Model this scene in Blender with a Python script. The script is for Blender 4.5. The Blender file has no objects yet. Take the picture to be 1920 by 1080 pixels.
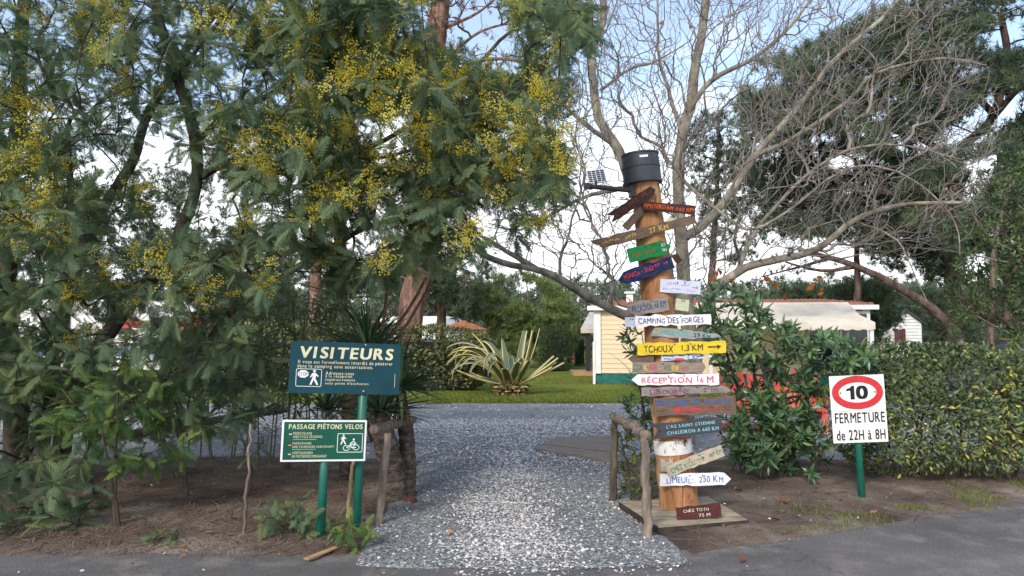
import bpy, math, random
import numpy as np
from mathutils import Vector, Matrix

# ------------------------------------------------------------------ camera, sky, sun, exposure
SC = bpy.context.scene
COL = SC.collection
F, HC, HZ = 1400.0, 1.6, 620.0                 # focal length in photo pixels, eye height, horizon row
PITCH = math.atan((HZ - 540.0) / F)
cam_d = bpy.data.cameras.new('camera'); cam = bpy.data.objects.new('camera', cam_d); COL.objects.link(cam)
cam_d.sensor_width = 36.0; cam_d.lens = 36.0 * F / 1920.0
cam_d.clip_start = 0.05; cam_d.clip_end = 3000
cam.location = (0, 0, HC); cam.rotation_euler = (math.pi / 2 + PITCH, 0, 0)
SC.camera = cam

SUN_EL, SUN_AZ = math.radians(33), math.radians(205)     # azimuth: clockwise from +Y (view direction)
W = bpy.data.worlds.new('World'); SC.world = W; W.use_nodes = True
wt = W.node_tree; wt.nodes.clear()
def wn(t, **k):
    n = wt.nodes.new(t)
    for a, b in k.items(): setattr(n, a, b)
    return n
w_out = wn('ShaderNodeOutputWorld'); w_bg = wn('ShaderNodeBackground')
w_sky = wn('ShaderNodeTexSky', sky_type='NISHITA', sun_disc=False)
w_sky.sun_elevation = SUN_EL; w_sky.sun_rotation = SUN_AZ; w_sky.air_density = 1.0; w_sky.dust_density = 1.0
w_tc = wn('ShaderNodeTexCoord'); w_map = wn('ShaderNodeMapping'); w_map.inputs['Scale'].default_value = (1.0, 1.0, 2.6)
w_no = wn('ShaderNodeTexNoise'); w_no.inputs['Scale'].default_value = 2.1; w_no.inputs['Detail'].default_value = 7; w_no.inputs['Roughness'].default_value = .55
w_sep = wn('ShaderNodeSeparateXYZ'); w_el = wn('ShaderNodeMapRange')
w_el.inputs['From Min'].default_value = .06; w_el.inputs['From Max'].default_value = .34
w_el.inputs['To Min'].default_value = .42; w_el.inputs['To Max'].default_value = -.10
w_add = wn('ShaderNodeMath', operation='ADD'); w_rmp = wn('ShaderNodeMapRange')
w_rmp.inputs['From Min'].default_value = .44; w_rmp.inputs['From Max'].default_value = .70; w_rmp.inputs['To Min'].default_value = .12
w_mix = wn('ShaderNodeMix', data_type='RGBA'); w_cl = wn('ShaderNodeRGB'); w_cl.outputs[0].default_value = (6.6, 6.8, 7.1, 1)
w_bg.inputs['Strength'].default_value = 0.14
L = wt.links.new
L(w_tc.outputs['Generated'], w_map.inputs['Vector']); L(w_map.outputs[0], w_no.inputs['Vector'])
L(w_tc.outputs['Generated'], w_sep.inputs[0]); L(w_sep.outputs['Z'], w_el.inputs['Value'])
L(w_no.outputs['Fac'], w_add.inputs[0]); L(w_el.outputs[0], w_add.inputs[1]); L(w_add.outputs[0], w_rmp.inputs['Value'])
L(w_rmp.outputs[0], w_mix.inputs['Factor']); L(w_sky.outputs[0], w_mix.inputs['A']); L(w_cl.outputs[0], w_mix.inputs['B'])
L(w_mix.outputs['Result'], w_bg.inputs['Color']); L(w_bg.outputs[0], w_out.inputs['Surface'])

sun_d = bpy.data.lights.new('sun', 'SUN'); sun = bpy.data.objects.new('sun', sun_d); COL.objects.link(sun)
sun_d.energy = 1.5; sun_d.angle = math.radians(12); sun_d.color = (1.0, .93, .83)
sdir = Vector((math.sin(SUN_AZ) * math.cos(SUN_EL), math.cos(SUN_AZ) * math.cos(SUN_EL), math.sin(SUN_EL)))
sun.rotation_euler = (-sdir).to_track_quat('-Z', 'Y').to_euler()
SC.view_settings.view_transform = 'Standard'; SC.view_settings.look = 'None'
SC.view_settings.exposure = 0.92; SC.view_settings.gamma = 1.0; SC.view_settings.use_curve_mapping = False
SC.render.engine = 'CYCLES'
SC.cycles.max_bounces = 6; SC.cycles.diffuse_bounces = 3; SC.cycles.glossy_bounces = 2; SC.cycles.transmission_bounces = 4
SC.cycles.transparent_max_bounces = 4; SC.cycles.use_denoising = True; SC.cycles.volume_bounces = 2

# ------------------------------------------------------------------ helpers
rng = np.random.default_rng(7); random.seed(7)
CP, SP = math.cos(PITCH), math.sin(PITCH)
def ray(x, y):
    u = (x - 960.0) / F; v = (540.0 - y) / F
    return Vector((u, CP - SP * v, SP + CP * v))
def P(x, y, d):                                # photo pixel at forward distance d
    r = ray(x, y); return Vector((0, 0, HC)) + r * (d / r.y)
def G(x, y, z=0.0):                            # photo pixel on the ground
    r = ray(x, y); return Vector((0, 0, HC)) + r * ((z - HC) / r.z)

def tag(o, label=None, cat=None, group=None, kind=None):
    if label: o['label'] = label
    if cat: o['category'] = cat
    if group: o['group'] = group
    if kind: o['kind'] = kind
    return o
def thing(name, label, cat, loc, group=None, rot=None):
    o = bpy.data.objects.new(name, None); COL.objects.link(o)
    o.empty_display_size = .1; o.location = loc
    if rot: o.rotation_euler = rot
    return tag(o, label, cat, group)
WORLD = set()
def link(name, mesh, mat, parent=None, world=True, label=None, kind=None):
    """mesh object; world=True: vertices are world coordinates, the parent is an unrotated Empty"""
    o = bpy.data.objects.new(name, mesh); COL.objects.link(o)
    if mat and not mesh.materials: mesh.materials.append(mat)
    if parent is not None:
        o.parent = parent
        if world:
            o.location = (0, 0, 0) if parent.name in WORLD else -Vector(parent.location)
            WORLD.add(o.name)
    return tag(o, label, kind=kind)

class MB:
    def __init__(s): s.v = []; s.f = []
    def poly(s, pts, faces):
        n = len(s.v); s.v += [tuple(p) for p in pts]; s.f += [tuple(i + n for i in f) for f in faces]
    def box(s, c, d, rz=0.0, M=None):
        hx, hy, hz = d[0] / 2, d[1] / 2, d[2] / 2
        p = [Vector((x * hx, y * hy, z * hz)) for x in (-1, 1) for y in (-1, 1) for z in (-1, 1)]
        R = M if M is not None else Matrix.Rotation(rz, 3, 'Z')
        s.poly([R @ q + Vector(c) for q in p], [(0, 1, 3, 2), (4, 6, 7, 5), (0, 4, 5, 1), (2, 3, 7, 6), (0, 2, 6, 4), (1, 5, 7, 3)])
    def bar(s, a, b, w, t=None, up=Vector((0, 0, 1))):
        a, b = Vector(a), Vector(b); t = t or w; y = (b - a).normalized(); x = y.cross(up)
        if x.length < 1e-4: x = Vector((1, 0, 0))
        x.normalize(); z = x.cross(y); M = Matrix((x, y, z)).transposed()
        s.box((a + b) / 2, (w, (b - a).length, t), M=M)
    def prism(s, outline, y0, y1):             # outline in local x,z; extruded along y
        n = len(outline)
        pts = [(x, y0, z) for x, z in outline] + [(x, y1, z) for x, z in outline]
        s.poly(pts, [tuple(range(n)), tuple(range(2 * n - 1, n - 1, -1))] + [(i, i + n, (i + 1) % n + n, (i + 1) % n) for i in range(n)])
    def tube(s, pts, rad, n=6, cap=True):
        V_, F_ = tube_np(pts, rad, n); k = len(s.v)
        s.v += [tuple(p) for p in V_]; s.f += [tuple(int(i) + k for i in f) for f in F_]
        if cap:
            m = len(pts); s.f.append(tuple(k + i for i in range(n - 1, -1, -1))); s.f.append(tuple(k + (m - 1) * n + i for i in range(n)))
    def lathe(s, prof, c, n=24, caps=True):
        k = len(s.v); c = Vector(c)
        for r, z in prof:
            for i in range(n):
                a = 2 * math.pi * i / n; s.v.append((c.x + r * math.cos(a), c.y + r * math.sin(a), c.z + z))
        for j in range(len(prof) - 1):
            for i in range(n):
                s.f.append((k + j * n + i, k + j * n + (i + 1) % n, k + (j + 1) * n + (i + 1) % n, k + (j + 1) * n + i))
        if caps: s.f.append(tuple(k + i for i in range(n - 1, -1, -1))); s.f.append(tuple(k + (len(prof) - 1) * n + i for i in range(n)))
    def mesh(s, name, smooth=False):
        m = bpy.data.meshes.new(name); m.from_pydata(s.v, [], s.f); m.update()
        if smooth: m.shade_smooth()
        return m
    def build(s, name, mat, parent=None, world=True, smooth=False, label=None, kind=None):
        return link(name, s.mesh(name, smooth), mat, parent, world, label, kind)

def tube_np(pts, rad, n=6):
    p = np.asarray([tuple(q) for q in pts], float); m = len(p)
    r = np.broadcast_to(np.asarray(rad, float), (m,))
    t = np.gradient(p, axis=0); t /= np.maximum(np.linalg.norm(t, axis=1, keepdims=True), 1e-9)
    ref = np.array([0.31, 0.17, 0.93]) if abs(t[:, 2]).mean() < .8 else np.array([0.95, 0.2, 0.1])
    x = np.cross(t, ref); x /= np.maximum(np.linalg.norm(x, axis=1, keepdims=True), 1e-9); y = np.cross(t, x)
    a = np.arange(n) * 2 * np.pi / n
    V_ = p[:, None, :] + r[:, None, None] * (np.cos(a)[None, :, None] * x[:, None, :] + np.sin(a)[None, :, None] * y[:, None, :])
    i = np.arange(m - 1)[:, None] * n; j = np.arange(n)[None, :]; j2 = (j + 1) % n
    F_ = np.stack([i + j, i + j2, i + n + j2, i + n + j], -1).reshape(-1, 4)
    return V_.reshape(-1, 3), F_

def np_mesh(name, V_, F_, attrs=None, smooth=False):
    V_ = np.ascontiguousarray(V_, dtype=np.float32); F_ = np.ascontiguousarray(F_, dtype=np.int32)
    me = bpy.data.meshes.new(name); nf, k = F_.shape
    me.vertices.add(len(V_)); me.vertices.foreach_set('co', V_.ravel())
    me.loops.add(nf * k); me.loops.foreach_set('vertex_index', F_.ravel())
    me.polygons.add(nf); me.polygons.foreach_set('loop_start', np.arange(0, nf * k, k, dtype=np.int32))
    me.polygons.foreach_set('loop_total', np.full(nf, k, dtype=np.int32))
    for a, vals in (attrs or {}).items():
        at = me.attributes.new(a, 'FLOAT', 'POINT'); at.data.foreach_set('value', np.ascontiguousarray(vals, dtype=np.float32))
    me.update(calc_edges=True)
    if smooth: me.shade_smooth()
    return me
def cat_np(parts):
    V_, F_, n = [], [], 0
    for v, f in parts: V_.append(v); F_.append(f + n); n += len(v)
    return np.concatenate(V_), np.concatenate(F_)

def norm(a): return a / np.maximum(np.linalg.norm(a, axis=-1, keepdims=True), 1e-9)
def frames(D, U):
    Y = norm(D); X = norm(np.cross(Y, U)); Z = np.cross(X, Y); return X, Y, Z
class Leafset:
    """many copies of small prototypes: the ones that show largest become objects, the rest one mesh"""
    def __init__(s): s.items = []              # (proto index, pos, X, Y, Z, scale, tint)
    def add(s, k, pos, D, U, sc, tint):
        D = np.asarray(D, float); pos = np.broadcast_to(np.asarray(pos, float), D.shape); n = len(pos)
        X, Y, Z = frames(np.asarray(D, float), np.asarray(U, float))
        s.items.append((np.full(n, k), pos, X, Y, Z, np.broadcast_to(sc, (n,)).astype(float), np.broadcast_to(tint, (n,)).astype(float)))
    def build(s, name, protos, mat, imat, parent, part, n_ind=300, stuff_name=None):
        K = np.concatenate([i[0] for i in s.items]); A = [np.concatenate([i[j] for i in s.items]) for j in range(1, 7)]
        pos, X, Y, Z, sc, ti = A
        ind = np.zeros(len(K), bool)
        if n_ind:
            u = pos[:, 0] / np.maximum(pos[:, 1], .1) * F + 960; v = HZ - (pos[:, 2] - HC) / np.maximum(pos[:, 1], .1) * F
            vis = (u > 5) & (u < 1915) & (v > 5) & (v < 1075)
            score = np.where(vis, sc / pos[:, 1], 0) * (1 + .15 * rng.random(len(K))) / (1 + .25 * np.maximum(0, pos[:, 1] - np.percentile(pos[:, 1], 5)))
            ind[np.argsort(-score)[:n_ind]] = True
        pm = []
        for k, (pv, pf, mid) in enumerate(protos):
            pm.append(np_mesh(part, pv, pf, {'mid': mid}, True)); pm[-1].materials.append(imat)
        off = Vector(parent.location)
        for i in np.nonzero(ind)[0]:
            o = bpy.data.objects.new(part, pm[K[i]]); COL.objects.link(o); o.parent = parent
            M = Matrix.Identity(4)
            for c, ax in enumerate((X, Y, Z)):
                for r_ in range(3): M[r_][c] = float(ax[i, r_] * sc[i])
            for r_ in range(3): M[r_][3] = float(pos[i, r_] - off[r_])
            o.matrix_basis = M
        vs, fs, mids, ts, n = [], [], [], [], 0
        for k, (pv, pf, mid) in enumerate(protos):
            q = (K == k) & ~ind; m = int(q.sum())
            if not m: continue
            R = np.stack([X[q], Y[q], Z[q]], 1) * sc[q][:, None, None]
            v = np.einsum('va,nab->nvb', pv, R) + pos[q][:, None, :]
            f = pf[None] + (np.arange(m) * len(pv))[:, None, None] + n
            vs.append(v.reshape(-1, 3)); fs.append(f.reshape(-1, pf.shape[1])); n += m * len(pv)
            mids.append(np.tile(mid, m)); ts.append(np.repeat(ti[q], len(pv)))
        if not vs: return None
        me = np_mesh(name, np.concatenate(vs), np.concatenate(fs), {'mid': np.concatenate(mids), 'tint': np.concatenate(ts)}, True)
        return link(stuff_name or name, me, mat, parent, kind='stuff')

# ------------------------------------------------------------------ materials
def newmat(name):
    m = bpy.data.materials.new(name); m.use_nodes = True; nt = m.node_tree
    return m, nt, nt.nodes['Principled BSDF'], nt.nodes['Material Output']
def rgba(c): return (c[0], c[1], c[2], 1)
def ramp(nt, stops):
    r = nt.nodes.new('ShaderNodeValToRGB'); e = r.color_ramp.elements
    while len(e) < len(stops): e.new(.5)
    for el, (p, c) in zip(e, stops): el.position = p; el.color = rgba(c)
    return r
def noise(nt, scale, stretch=(1, 1, 1), detail=5, rough=.6, coord='Object', dist=0.0):
    tc = nt.nodes.new('ShaderNodeTexCoord'); mp = nt.nodes.new('ShaderNodeMapping'); mp.inputs['Scale'].default_value = stretch
    no = nt.nodes.new('ShaderNodeTexNoise'); no.inputs['Scale'].default_value = scale; no.inputs['Detail'].default_value = detail
    no.inputs['Roughness'].default_value = rough; no.inputs['Distortion'].default_value = dist
    nt.links.new(tc.outputs[coord], mp.inputs[0]); nt.links.new(mp.outputs[0], no.inputs['Vector']); return no
def pmat(name, stops, scale=8, stretch=(1, 1, 1), rough=.75, bump=.3, bscale=None, bdist=.01, spec=.3, metal=0.0, fine=None, dist=0.0, coord='Object'):
    """two- or three-tone noise material; fine=(scale, dark colour, amount) adds specks"""
    m, nt, b, out = newmat(name); Lk = nt.links.new
    no = noise(nt, scale, stretch, dist=dist, coord=coord)
    if isinstance(stops[0][1], tuple): pass
    elif len(stops) == 2: stops = [(.35, stops[0]), (.65, stops[1])]
    else: stops = [(.3, stops[0]), (.5, stops[1]), (.7, stops[2])]
    rp = ramp(nt, stops); Lk(no.outputs['Fac'], rp.inputs['Fac']); col = rp.outputs['Color']
    if fine:
        n2 = noise(nt, fine[0], stretch, detail=3, coord=coord); mr = nt.nodes.new('ShaderNodeMapRange')
        mr.inputs['From Min'].default_value = fine[3] if len(fine) > 3 else .55; mr.inputs['From Max'].default_value = mr.inputs['From Min'].default_value + .12
        mr.inputs['To Max'].default_value = fine[2]
        mx = nt.nodes.new('ShaderNodeMix'); mx.data_type = 'RGBA'; mx.inputs['B'].default_value = rgba(fine[1])
        Lk(n2.outputs['Fac'], mr.inputs['Value']); Lk(mr.outputs[0], mx.inputs['Factor']); Lk(col, mx.inputs['A']); col = mx.outputs['Result']
    Lk(col, b.inputs['Base Color'])
    b.inputs['Roughness'].default_value = rough; b.inputs['Specular IOR Level'].default_value = spec; b.inputs['Metallic'].default_value = metal
    if bump:
        nb = noise(nt, bscale or scale * 3, stretch, detail=6, coord=coord); bp = nt.nodes.new('ShaderNodeBump')
        bp.inputs['Strength'].default_value = bump; bp.inputs['Distance'].default_value = bdist
        Lk(nb.outputs['Fac'], bp.inputs['Height']); Lk(bp.outputs[0], b.inputs['Normal'])
    return m
def leafmat(name, cols, ind=False, transl=.3, rough=.5, mid=None, midr=(.3, .9), mid_tint=0.0, spec=.3):
    """leaf colour varies from leaf to leaf (tint); mid = colour along the midrib or the centre of the blade"""
    m, nt, b, out = newmat(name); Lk = nt.links.new
    if ind: src = nt.nodes.new('ShaderNodeObjectInfo').outputs['Random']
    else:
        a = nt.nodes.new('ShaderNodeAttribute'); a.attribute_name = 'tint'; src = a.outputs['Fac']
    n = len(cols); rp = ramp(nt, [(i / (n - 1), c) for i, c in enumerate(cols)]); Lk(src, rp.inputs['Fac']); col = rp.outputs['Color']
    if mid is not None:
        a2 = nt.nodes.new('ShaderNodeAttribute'); a2.attribute_name = 'mid'
        mr = nt.nodes.new('ShaderNodeMapRange'); mr.inputs['From Min'].default_value = midr[0]; mr.inputs['From Max'].default_value = midr[1]
        Lk(a2.outputs['Fac'], mr.inputs['Value']); fac = mr.outputs[0]
        if mid_tint > 0:
            gt = nt.nodes.new('ShaderNodeMapRange'); gt.inputs['From Min'].default_value = mid_tint; gt.inputs['From Max'].default_value = mid_tint + .15
            Lk(src, gt.inputs['Value']); mu = nt.nodes.new('ShaderNodeMath'); mu.operation = 'MULTIPLY'
            Lk(fac, mu.inputs[0]); Lk(gt.outputs[0], mu.inputs[1]); fac = mu.outputs[0]
        mx = nt.nodes.new('ShaderNodeMix'); mx.data_type = 'RGBA'; mx.inputs['B'].default_value = rgba(mid)
        Lk(fac, mx.inputs['Factor']); Lk(col, mx.inputs['A']); col = mx.outputs['Result']
    Lk(col, b.inputs['Base Color']); b.inputs['Roughness'].default_value = rough; b.inputs['Specular IOR Level'].default_value = spec
    if transl:
        t = nt.nodes.new('ShaderNodeBsdfTranslucent'); ms = nt.nodes.new('ShaderNodeMixShader'); ms.inputs[0].default_value = transl
        hs = nt.nodes.new('ShaderNodeHueSaturation'); hs.inputs['Value'].default_value = 1.25; hs.inputs['Saturation'].default_value = 1.15
        Lk(col, hs.inputs['Color']); Lk(hs.outputs[0], t.inputs['Color'])
        Lk(b.outputs[0], ms.inputs[1]); Lk(t.outputs[0], ms.inputs[2]); Lk(ms.outputs[0], out.inputs['Surface'])
    return m
def leafpair(name, cols, **k): return leafmat(name, cols, False, **k), leafmat(name + '_single', cols, True, **k)
def flat(name, c, rough=.5, spec=.4, metal=0.0): return pmat(name, [tuple(x * .88 for x in c), c], scale=14, rough=rough, bump=.06, bdist=.003, spec=spec, metal=metal)

# ------------------------------------------------------------------ branching: limbs given as points, twigs grown to reach every target
def smooth_path(pts, step=.12, jit=0.0):
    p = [Vector(q) for q in pts]
    if len(p) == 2: p.insert(1, (p[0] + p[1]) / 2)
    q = [p[0] * 2 - p[1]] + p + [p[-1] * 2 - p[-2]]; out = []
    for i in range(1, len(q) - 2):
        a, b, c, d = q[i - 1:i + 3]; n = max(2, int((c - b).length / step))
        for k in range(n):
            t = k / n
            out.append(.5 * ((2 * b) + (c - a) * t + (2 * a - 5 * b + 4 * c - d) * t * t + (3 * b - a - 3 * c + d) * t ** 3))
    out.append(p[-1])
    if jit:
        for i in range(1, len(out) - 1): out[i] = out[i] + Vector(rng.normal(0, jit, 3))
    return out
class Skeleton:
    def __init__(s): s.pos = []; s.par = []; s.len = []; s.dir = []; s.rad = []; s.paths = []; s.limbs = []
    def limb(s, pts, r0, r1, step=.12, jit=.006):
        q = smooth_path(pts, step, jit * .5); n = len(q); base = len(s.pos)
        if n > 6:                              # slow crooks along the limb
            kn = max(3, n // 4); cr = rng.normal(0, 1, (kn, 3)) * (r0 * .22 + .006); cr[0] = 0
            for i in range(n): q[i] = q[i] + Vector([float(np.interp(i / (n - 1) * (kn - 1), np.arange(kn), cr[:, c])) for c in range(3)])
        par = -1
        if s.pos:
            d = np.linalg.norm(np.array([tuple(x) for x in s.pos]) - np.array(q[0]), axis=1); par = int(d.argmin())
            if d[par] > .6: par = -1
        l0 = s.len[par] if par >= 0 else 0
        for i, v in enumerate(q):
            s.pos.append(v); s.par.append(par if i == 0 else base + i - 1); s.len.append(l0); l0 += .12
            s.dir.append((q[min(i + 1, n - 1)] - q[max(i - 1, 0)]).normalized()); s.rad.append(r0 + (r1 - r0) * (i / (n - 1)) ** .8)
        s.limbs.append((q, [r0 + (r1 - r0) * (i / (n - 1)) ** .8 for i in range(n)]))
    def grow(s, targets, kpath=.35, wig=.02, sag=.0, seg=.13, minlen=0.0, turn=.45):
        """returns for each target the end position and direction of its twig"""
        T = np.asarray(targets, float)
        P0 = np.array([tuple(v) for v in s.pos]); n0 = len(P0)
        cap = n0 + int(len(T) * 30) + 1000
        A = np.zeros((cap, 3)); A[:n0] = P0; C = np.zeros(cap); C[:n0] = np.array(s.len) * kpath; n = n0
        dmin = np.array([np.linalg.norm(P0 - t, axis=1).min() for t in T]); ends = [None] * len(T)
        for ti in np.argsort(dmin):
            t = T[ti]; d = np.linalg.norm(A[:n] - t, axis=1); j = int((d + C[:n] + np.where(d < minlen, 5, 0)).argmin())
            a = Vector(A[j]); b = Vector(t); Lh = (b - a).length
            k = max(3, int(Lh / seg)); d0 = Vector(s.dir[j]); dv = (b - a).normalized()
            c1 = a + (d0 * turn + dv * (1 - turn)) * Lh * .4; c2 = b - dv * Lh * .3 + Vector((0, 0, sag * Lh)); path = [j]; prev = a
            for i in range(1, k + 1):
                u = i / k; q = a * (1 - u) ** 3 + c1 * 3 * u * (1 - u) ** 2 + c2 * 3 * u * u * (1 - u) + b * u ** 3
                if i < k: q = q + Vector(rng.normal(0, wig * min(1, Lh), 3))
                s.pos.append(q); s.par.append(path[-1]); s.len.append(s.len[path[-1]] + (q - prev).length)
                s.dir.append((q - prev).normalized()); s.rad.append(0); A[n] = q; C[n] = s.len[-1] * kpath; path.append(n); n += 1; prev = q
            s.paths.append(path); ends[ti] = (q.copy(), s.dir[-1].copy(), [Vector(A[i_]) for i_ in path[-4:]])
        return ends
    def meshes(s, rtip, pw=.42, rmax=.05, sides=4, limb_sides=9, min_r=0.0):
        n = len(s.pos); cnt = np.zeros(n)
        for p in s.paths: cnt[p[-1]] += 1
        for i in range(n - 1, -1, -1):
            if s.par[i] >= 0: cnt[s.par[i]] += cnt[i]
        tw = []
        for p in s.paths:
            r = np.clip(rtip * np.maximum(cnt[p], 1) ** pw, min_r, rmax); r[0] = r[1]
            r[1:] = np.maximum(r[1:], min_r); tw.append(tube_np([s.pos[i] for i in p], r, sides if r[1] < .02 else 6))
        li = []
        for q, r in s.limbs:
            rr = np.array(r) * (1 + .5 * (vnoise(np.arange(len(r)), 0, .37, len(li)) - .5) * .35 + rng.normal(0, .02, len(r))); li.append(tube_np(q, rr, limb_sides))
        return cat_np(li), (cat_np(tw) if tw else None)
    def build(s, parent, bark, twigmat, trunk='trunk', twig='branches', **k):
        li, tw = s.meshes(**k)
        link(trunk, np_mesh(trunk, li[0], li[1], smooth=True), bark, parent)
        if tw is not None: link(twig, np_mesh(twig, tw[0], tw[1], smooth=True), twigmat, parent, kind='stuff')

def in_poly(x, y, poly):
    x = np.asarray(x); y = np.asarray(y); c = np.zeros(x.shape, bool); n = len(poly)
    for i in range(n):
        x0, y0 = poly[i]; x1, y1 = poly[(i + 1) % n]
        if y0 == y1: continue
        h = ((y0 > y) != (y1 > y)) & (x < (x1 - x0) * (y - y0) / (y1 - y0) + x0); c ^= h
    return c
def sample_poly(poly, n, d0, d1, zmin=.15, minpx=0):
    xs = [p[0] for p in poly]; ys = [p[1] for p in poly]; out = []; px = []
    k = 0
    while len(out) < n and k < n * 60:
        k += 1; x = rng.uniform(min(xs), max(xs)); y = rng.uniform(min(ys), max(ys))
        if not in_poly([x], [y], poly)[0]: continue
        d = rng.uniform(d0, d1) if not callable(d0) else d0(x, y)
        p = P(x, y, d)
        if p.z < zmin: continue
        out.append(tuple(p)); px.append((x, y))
    return np.array(out), np.array(px)

# ------------------------------------------------------------------ leaf prototypes (unit length along +Y, face towards +Z)
def proto_blade(wid, n=4, fold=.12, droop=.15, base=.0, pw=1.0, tipw=.0):
    """simple leaf folded along its midrib: 3 vertices across"""
    V_, mid, F_ = [], [], []
    for i in range(n + 1):
        t = i / n; w = wid * (math.sin(math.pi * min(1, t * (1 - base) + base) ** pw) if tipw == 0 else (1 - t) ** tipw * min(1, .5 + 3 * t))
        w = max(w, .004); z = -droop * t * t
        V_ += [(-w, t, z + fold * w * 2), (0, t, z), (w, t, z + fold * w * 2)]; mid += [0, 1, 0]
    for i in range(n):
        a = i * 3; F_ += [(a, a + 1, a + 4, a + 3), (a + 1, a + 2, a + 5, a + 4)]
    return np.array(V_), np.array(F_), np.array(mid, float)
def proto_frond(pairs=13, seed=0, droop=.35, plen=.31, pwid=.027):
    """bipinnate leaf: a drooping midrib with slender pointed pinnae on both sides"""
    r = np.random.default_rng(seed); V_, F_, mid = [], [], []
    def pt(t): return np.array([0, t - .12 * droop * t * t, -droop * .5 * t * t])
    for i in range(4):
        t = i / 3; p = pt(t); V_ += [p + (-.007, 0, 0), p + (.007, 0, 0)]; mid += [.6, .6]
        if i: a = 2 * i; F_ += [(a - 2, a - 1, a + 1), (a - 2, a + 1, a)]
    for i in range(pairs):
        t = .12 + .88 * (i + .5) / pairs; ln = plen * (math.sin(math.pi * (.2 + .74 * t)) ** .6) * r.uniform(.85, 1.1)
        p = pt(t)
        for sgn in (-1, 1):
            a = math.radians(62 - 24 * t + r.normal(0, 4)); dz = -.15 - r.uniform(0, .25)
            d = np.array([sgn * math.sin(a), math.cos(a), dz]); d /= np.linalg.norm(d)
            sd = np.cross(d, [0, 0, 1]); sd /= np.linalg.norm(sd); k = len(V_); w = pwid * r.uniform(.85, 1.15)
            V_ += [p + sd * w + d * ln * .1, p - sd * w + d * ln * .1, p + d * ln]; mid += [0, 0, 0]; F_.append((k, k + 1, k + 2))
    return np.array(V_), np.array(F_), np.array(mid, float)
def proto_tuft(n=26, seed=0, wid=.012, spread=1.0):
    """pine needles: a brush of thin tapering needles round a shoot"""
    r = np.random.default_rng(seed); V_, F_, mid = [], [], []
    for i in range(n):
        a = r.uniform(0, 2 * math.pi); e = r.uniform(.25, 1.15) * spread; b = np.array([0, r.uniform(-.35, .25), 0])
        d = np.array([math.sin(e) * math.cos(a), math.cos(e), math.sin(e) * math.sin(a)])
        s_ = np.cross(d, r.normal(0, 1, 3)); s_ /= np.linalg.norm(s_); ln = r.uniform(.75, 1.05); k = len(V_)
        V_ += [b + s_ * wid, b - s_ * wid, b + d * ln]; mid += [0, 0, 1]; F_.append((k, k + 1, k + 2))
    return np.array(V_), np.array(F_), np.array(mid, float)
def octa(c, r):                                # smallest round thing that still has volume
    c = np.array(c); d = np.array([(.94, 0, -.33), (-.47, .82, -.33), (-.47, -.82, -.33), (0, 0, 1)], float) * r * 1.25
    return c + d, np.array([(0, 1, 3), (1, 2, 3), (2, 0, 3), (1, 0, 2)])
def proto_panicle(seed, nr=7, nb=12, rb=.027):
    """a spray of small round flower heads on branching stalks; unit length"""
    r = np.random.default_rng(seed); parts = []; mids = []
    for j in range(nr):
        a = r.uniform(0, 2 * math.pi); e = r.uniform(.15, 1.0); d = np.array([math.sin(e) * math.cos(a), math.cos(e), math.sin(e) * math.sin(a)])
        s0 = np.array([0, r.uniform(0, .35), 0]); ln = r.uniform(.4, .75)
        for i in range(nb):
            t = (i + 1) / nb; c = s0 + d * ln * t + r.normal(0, .035 + .02 * (1 - t), 3) + np.array([0, 0, -.08 * t * t]); v, f = octa(c, rb * r.uniform(.7, 1.15)); parts.append((v, f)); mids.append(np.ones(4))
    v, f = cat_np(parts); return v, f, np.concatenate(mids)
# ------------------------------------------------------------------ ground, road, gravel, lawn
road_px = [(-900, 1075), (-200, 1050), (0, 1047), (300, 1049), (690, 1053), (1000, 1064), (1270, 1056), (1400, 1030), (1560, 1006), (1700, 986), (1920, 950), (2100, 922), (2700, 850)]
_r = np.array([tuple(G(*p))[:2] for p in road_px])
def road_edge(x): return np.interp(x, _r[:, 0], _r[:, 1])
_pl = np.array([tuple(G(*p))[:2] for p in [(690, 1058), (712, 1000), (742, 960), (775, 905), (800, 868)]])
_pr = np.array([tuple(G(*p))[:2] for p in [(1285, 1062), (1225, 1010), (1172, 955), (1150, 890), (1146, 855)]])
YARD0, YARD1 = 9.6, float(G(960, 757).y)
def path_sd(x, y):                             # > 0 inside the gravel
    xl = np.interp(y, _pl[:, 1], _pl[:, 0]); xr = np.interp(y, _pr[:, 1], _pr[:, 0])
    strip = np.minimum(np.minimum(x - xl, xr - x), YARD0 + .5 - y)
    yard = np.minimum(y - YARD0 - .12 * np.sin(x * 1.3), YARD1 - y)
    return np.maximum(strip, yard)
def vnoise(x, y, s, seed=0):                   # cheap smooth value noise
    x = np.asarray(x) * s + seed * 17.3; y = np.asarray(y) * s + seed * 9.1
    xi = np.floor(x); yi = np.floor(y); fx = x - xi; fy = y - yi; fx = fx * fx * (3 - 2 * fx); fy = fy * fy * (3 - 2 * fy)
    h = lambda a, b: (np.sin(a * 127.1 + b * 311.7) * 43758.5453) % 1.0
    return (h(xi, yi) * (1 - fx) + h(xi + 1, yi) * fx) * (1 - fy) + (h(xi, yi + 1) * (1 - fx) + h(xi + 1, yi + 1) * fx) * fy
def ground_h(x, y):
    sd = np.minimum(y - road_edge(x), -path_sd(x, y))         # > 0 on bare earth
    sd = np.minimum(sd, np.where(y > YARD1 - .01, YARD1 - y, 9))
    n = vnoise(x, y, 1.7) * .5 + vnoise(x, y, 5, 1) * .3 + vnoise(x, y, 14, 2) * .2
    k = np.clip((sd + .10) / .35, 0, 1)
    return -.03 + k * (.028 + .045 * n) + np.clip(sd - .3, 0, 1) * .03
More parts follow.
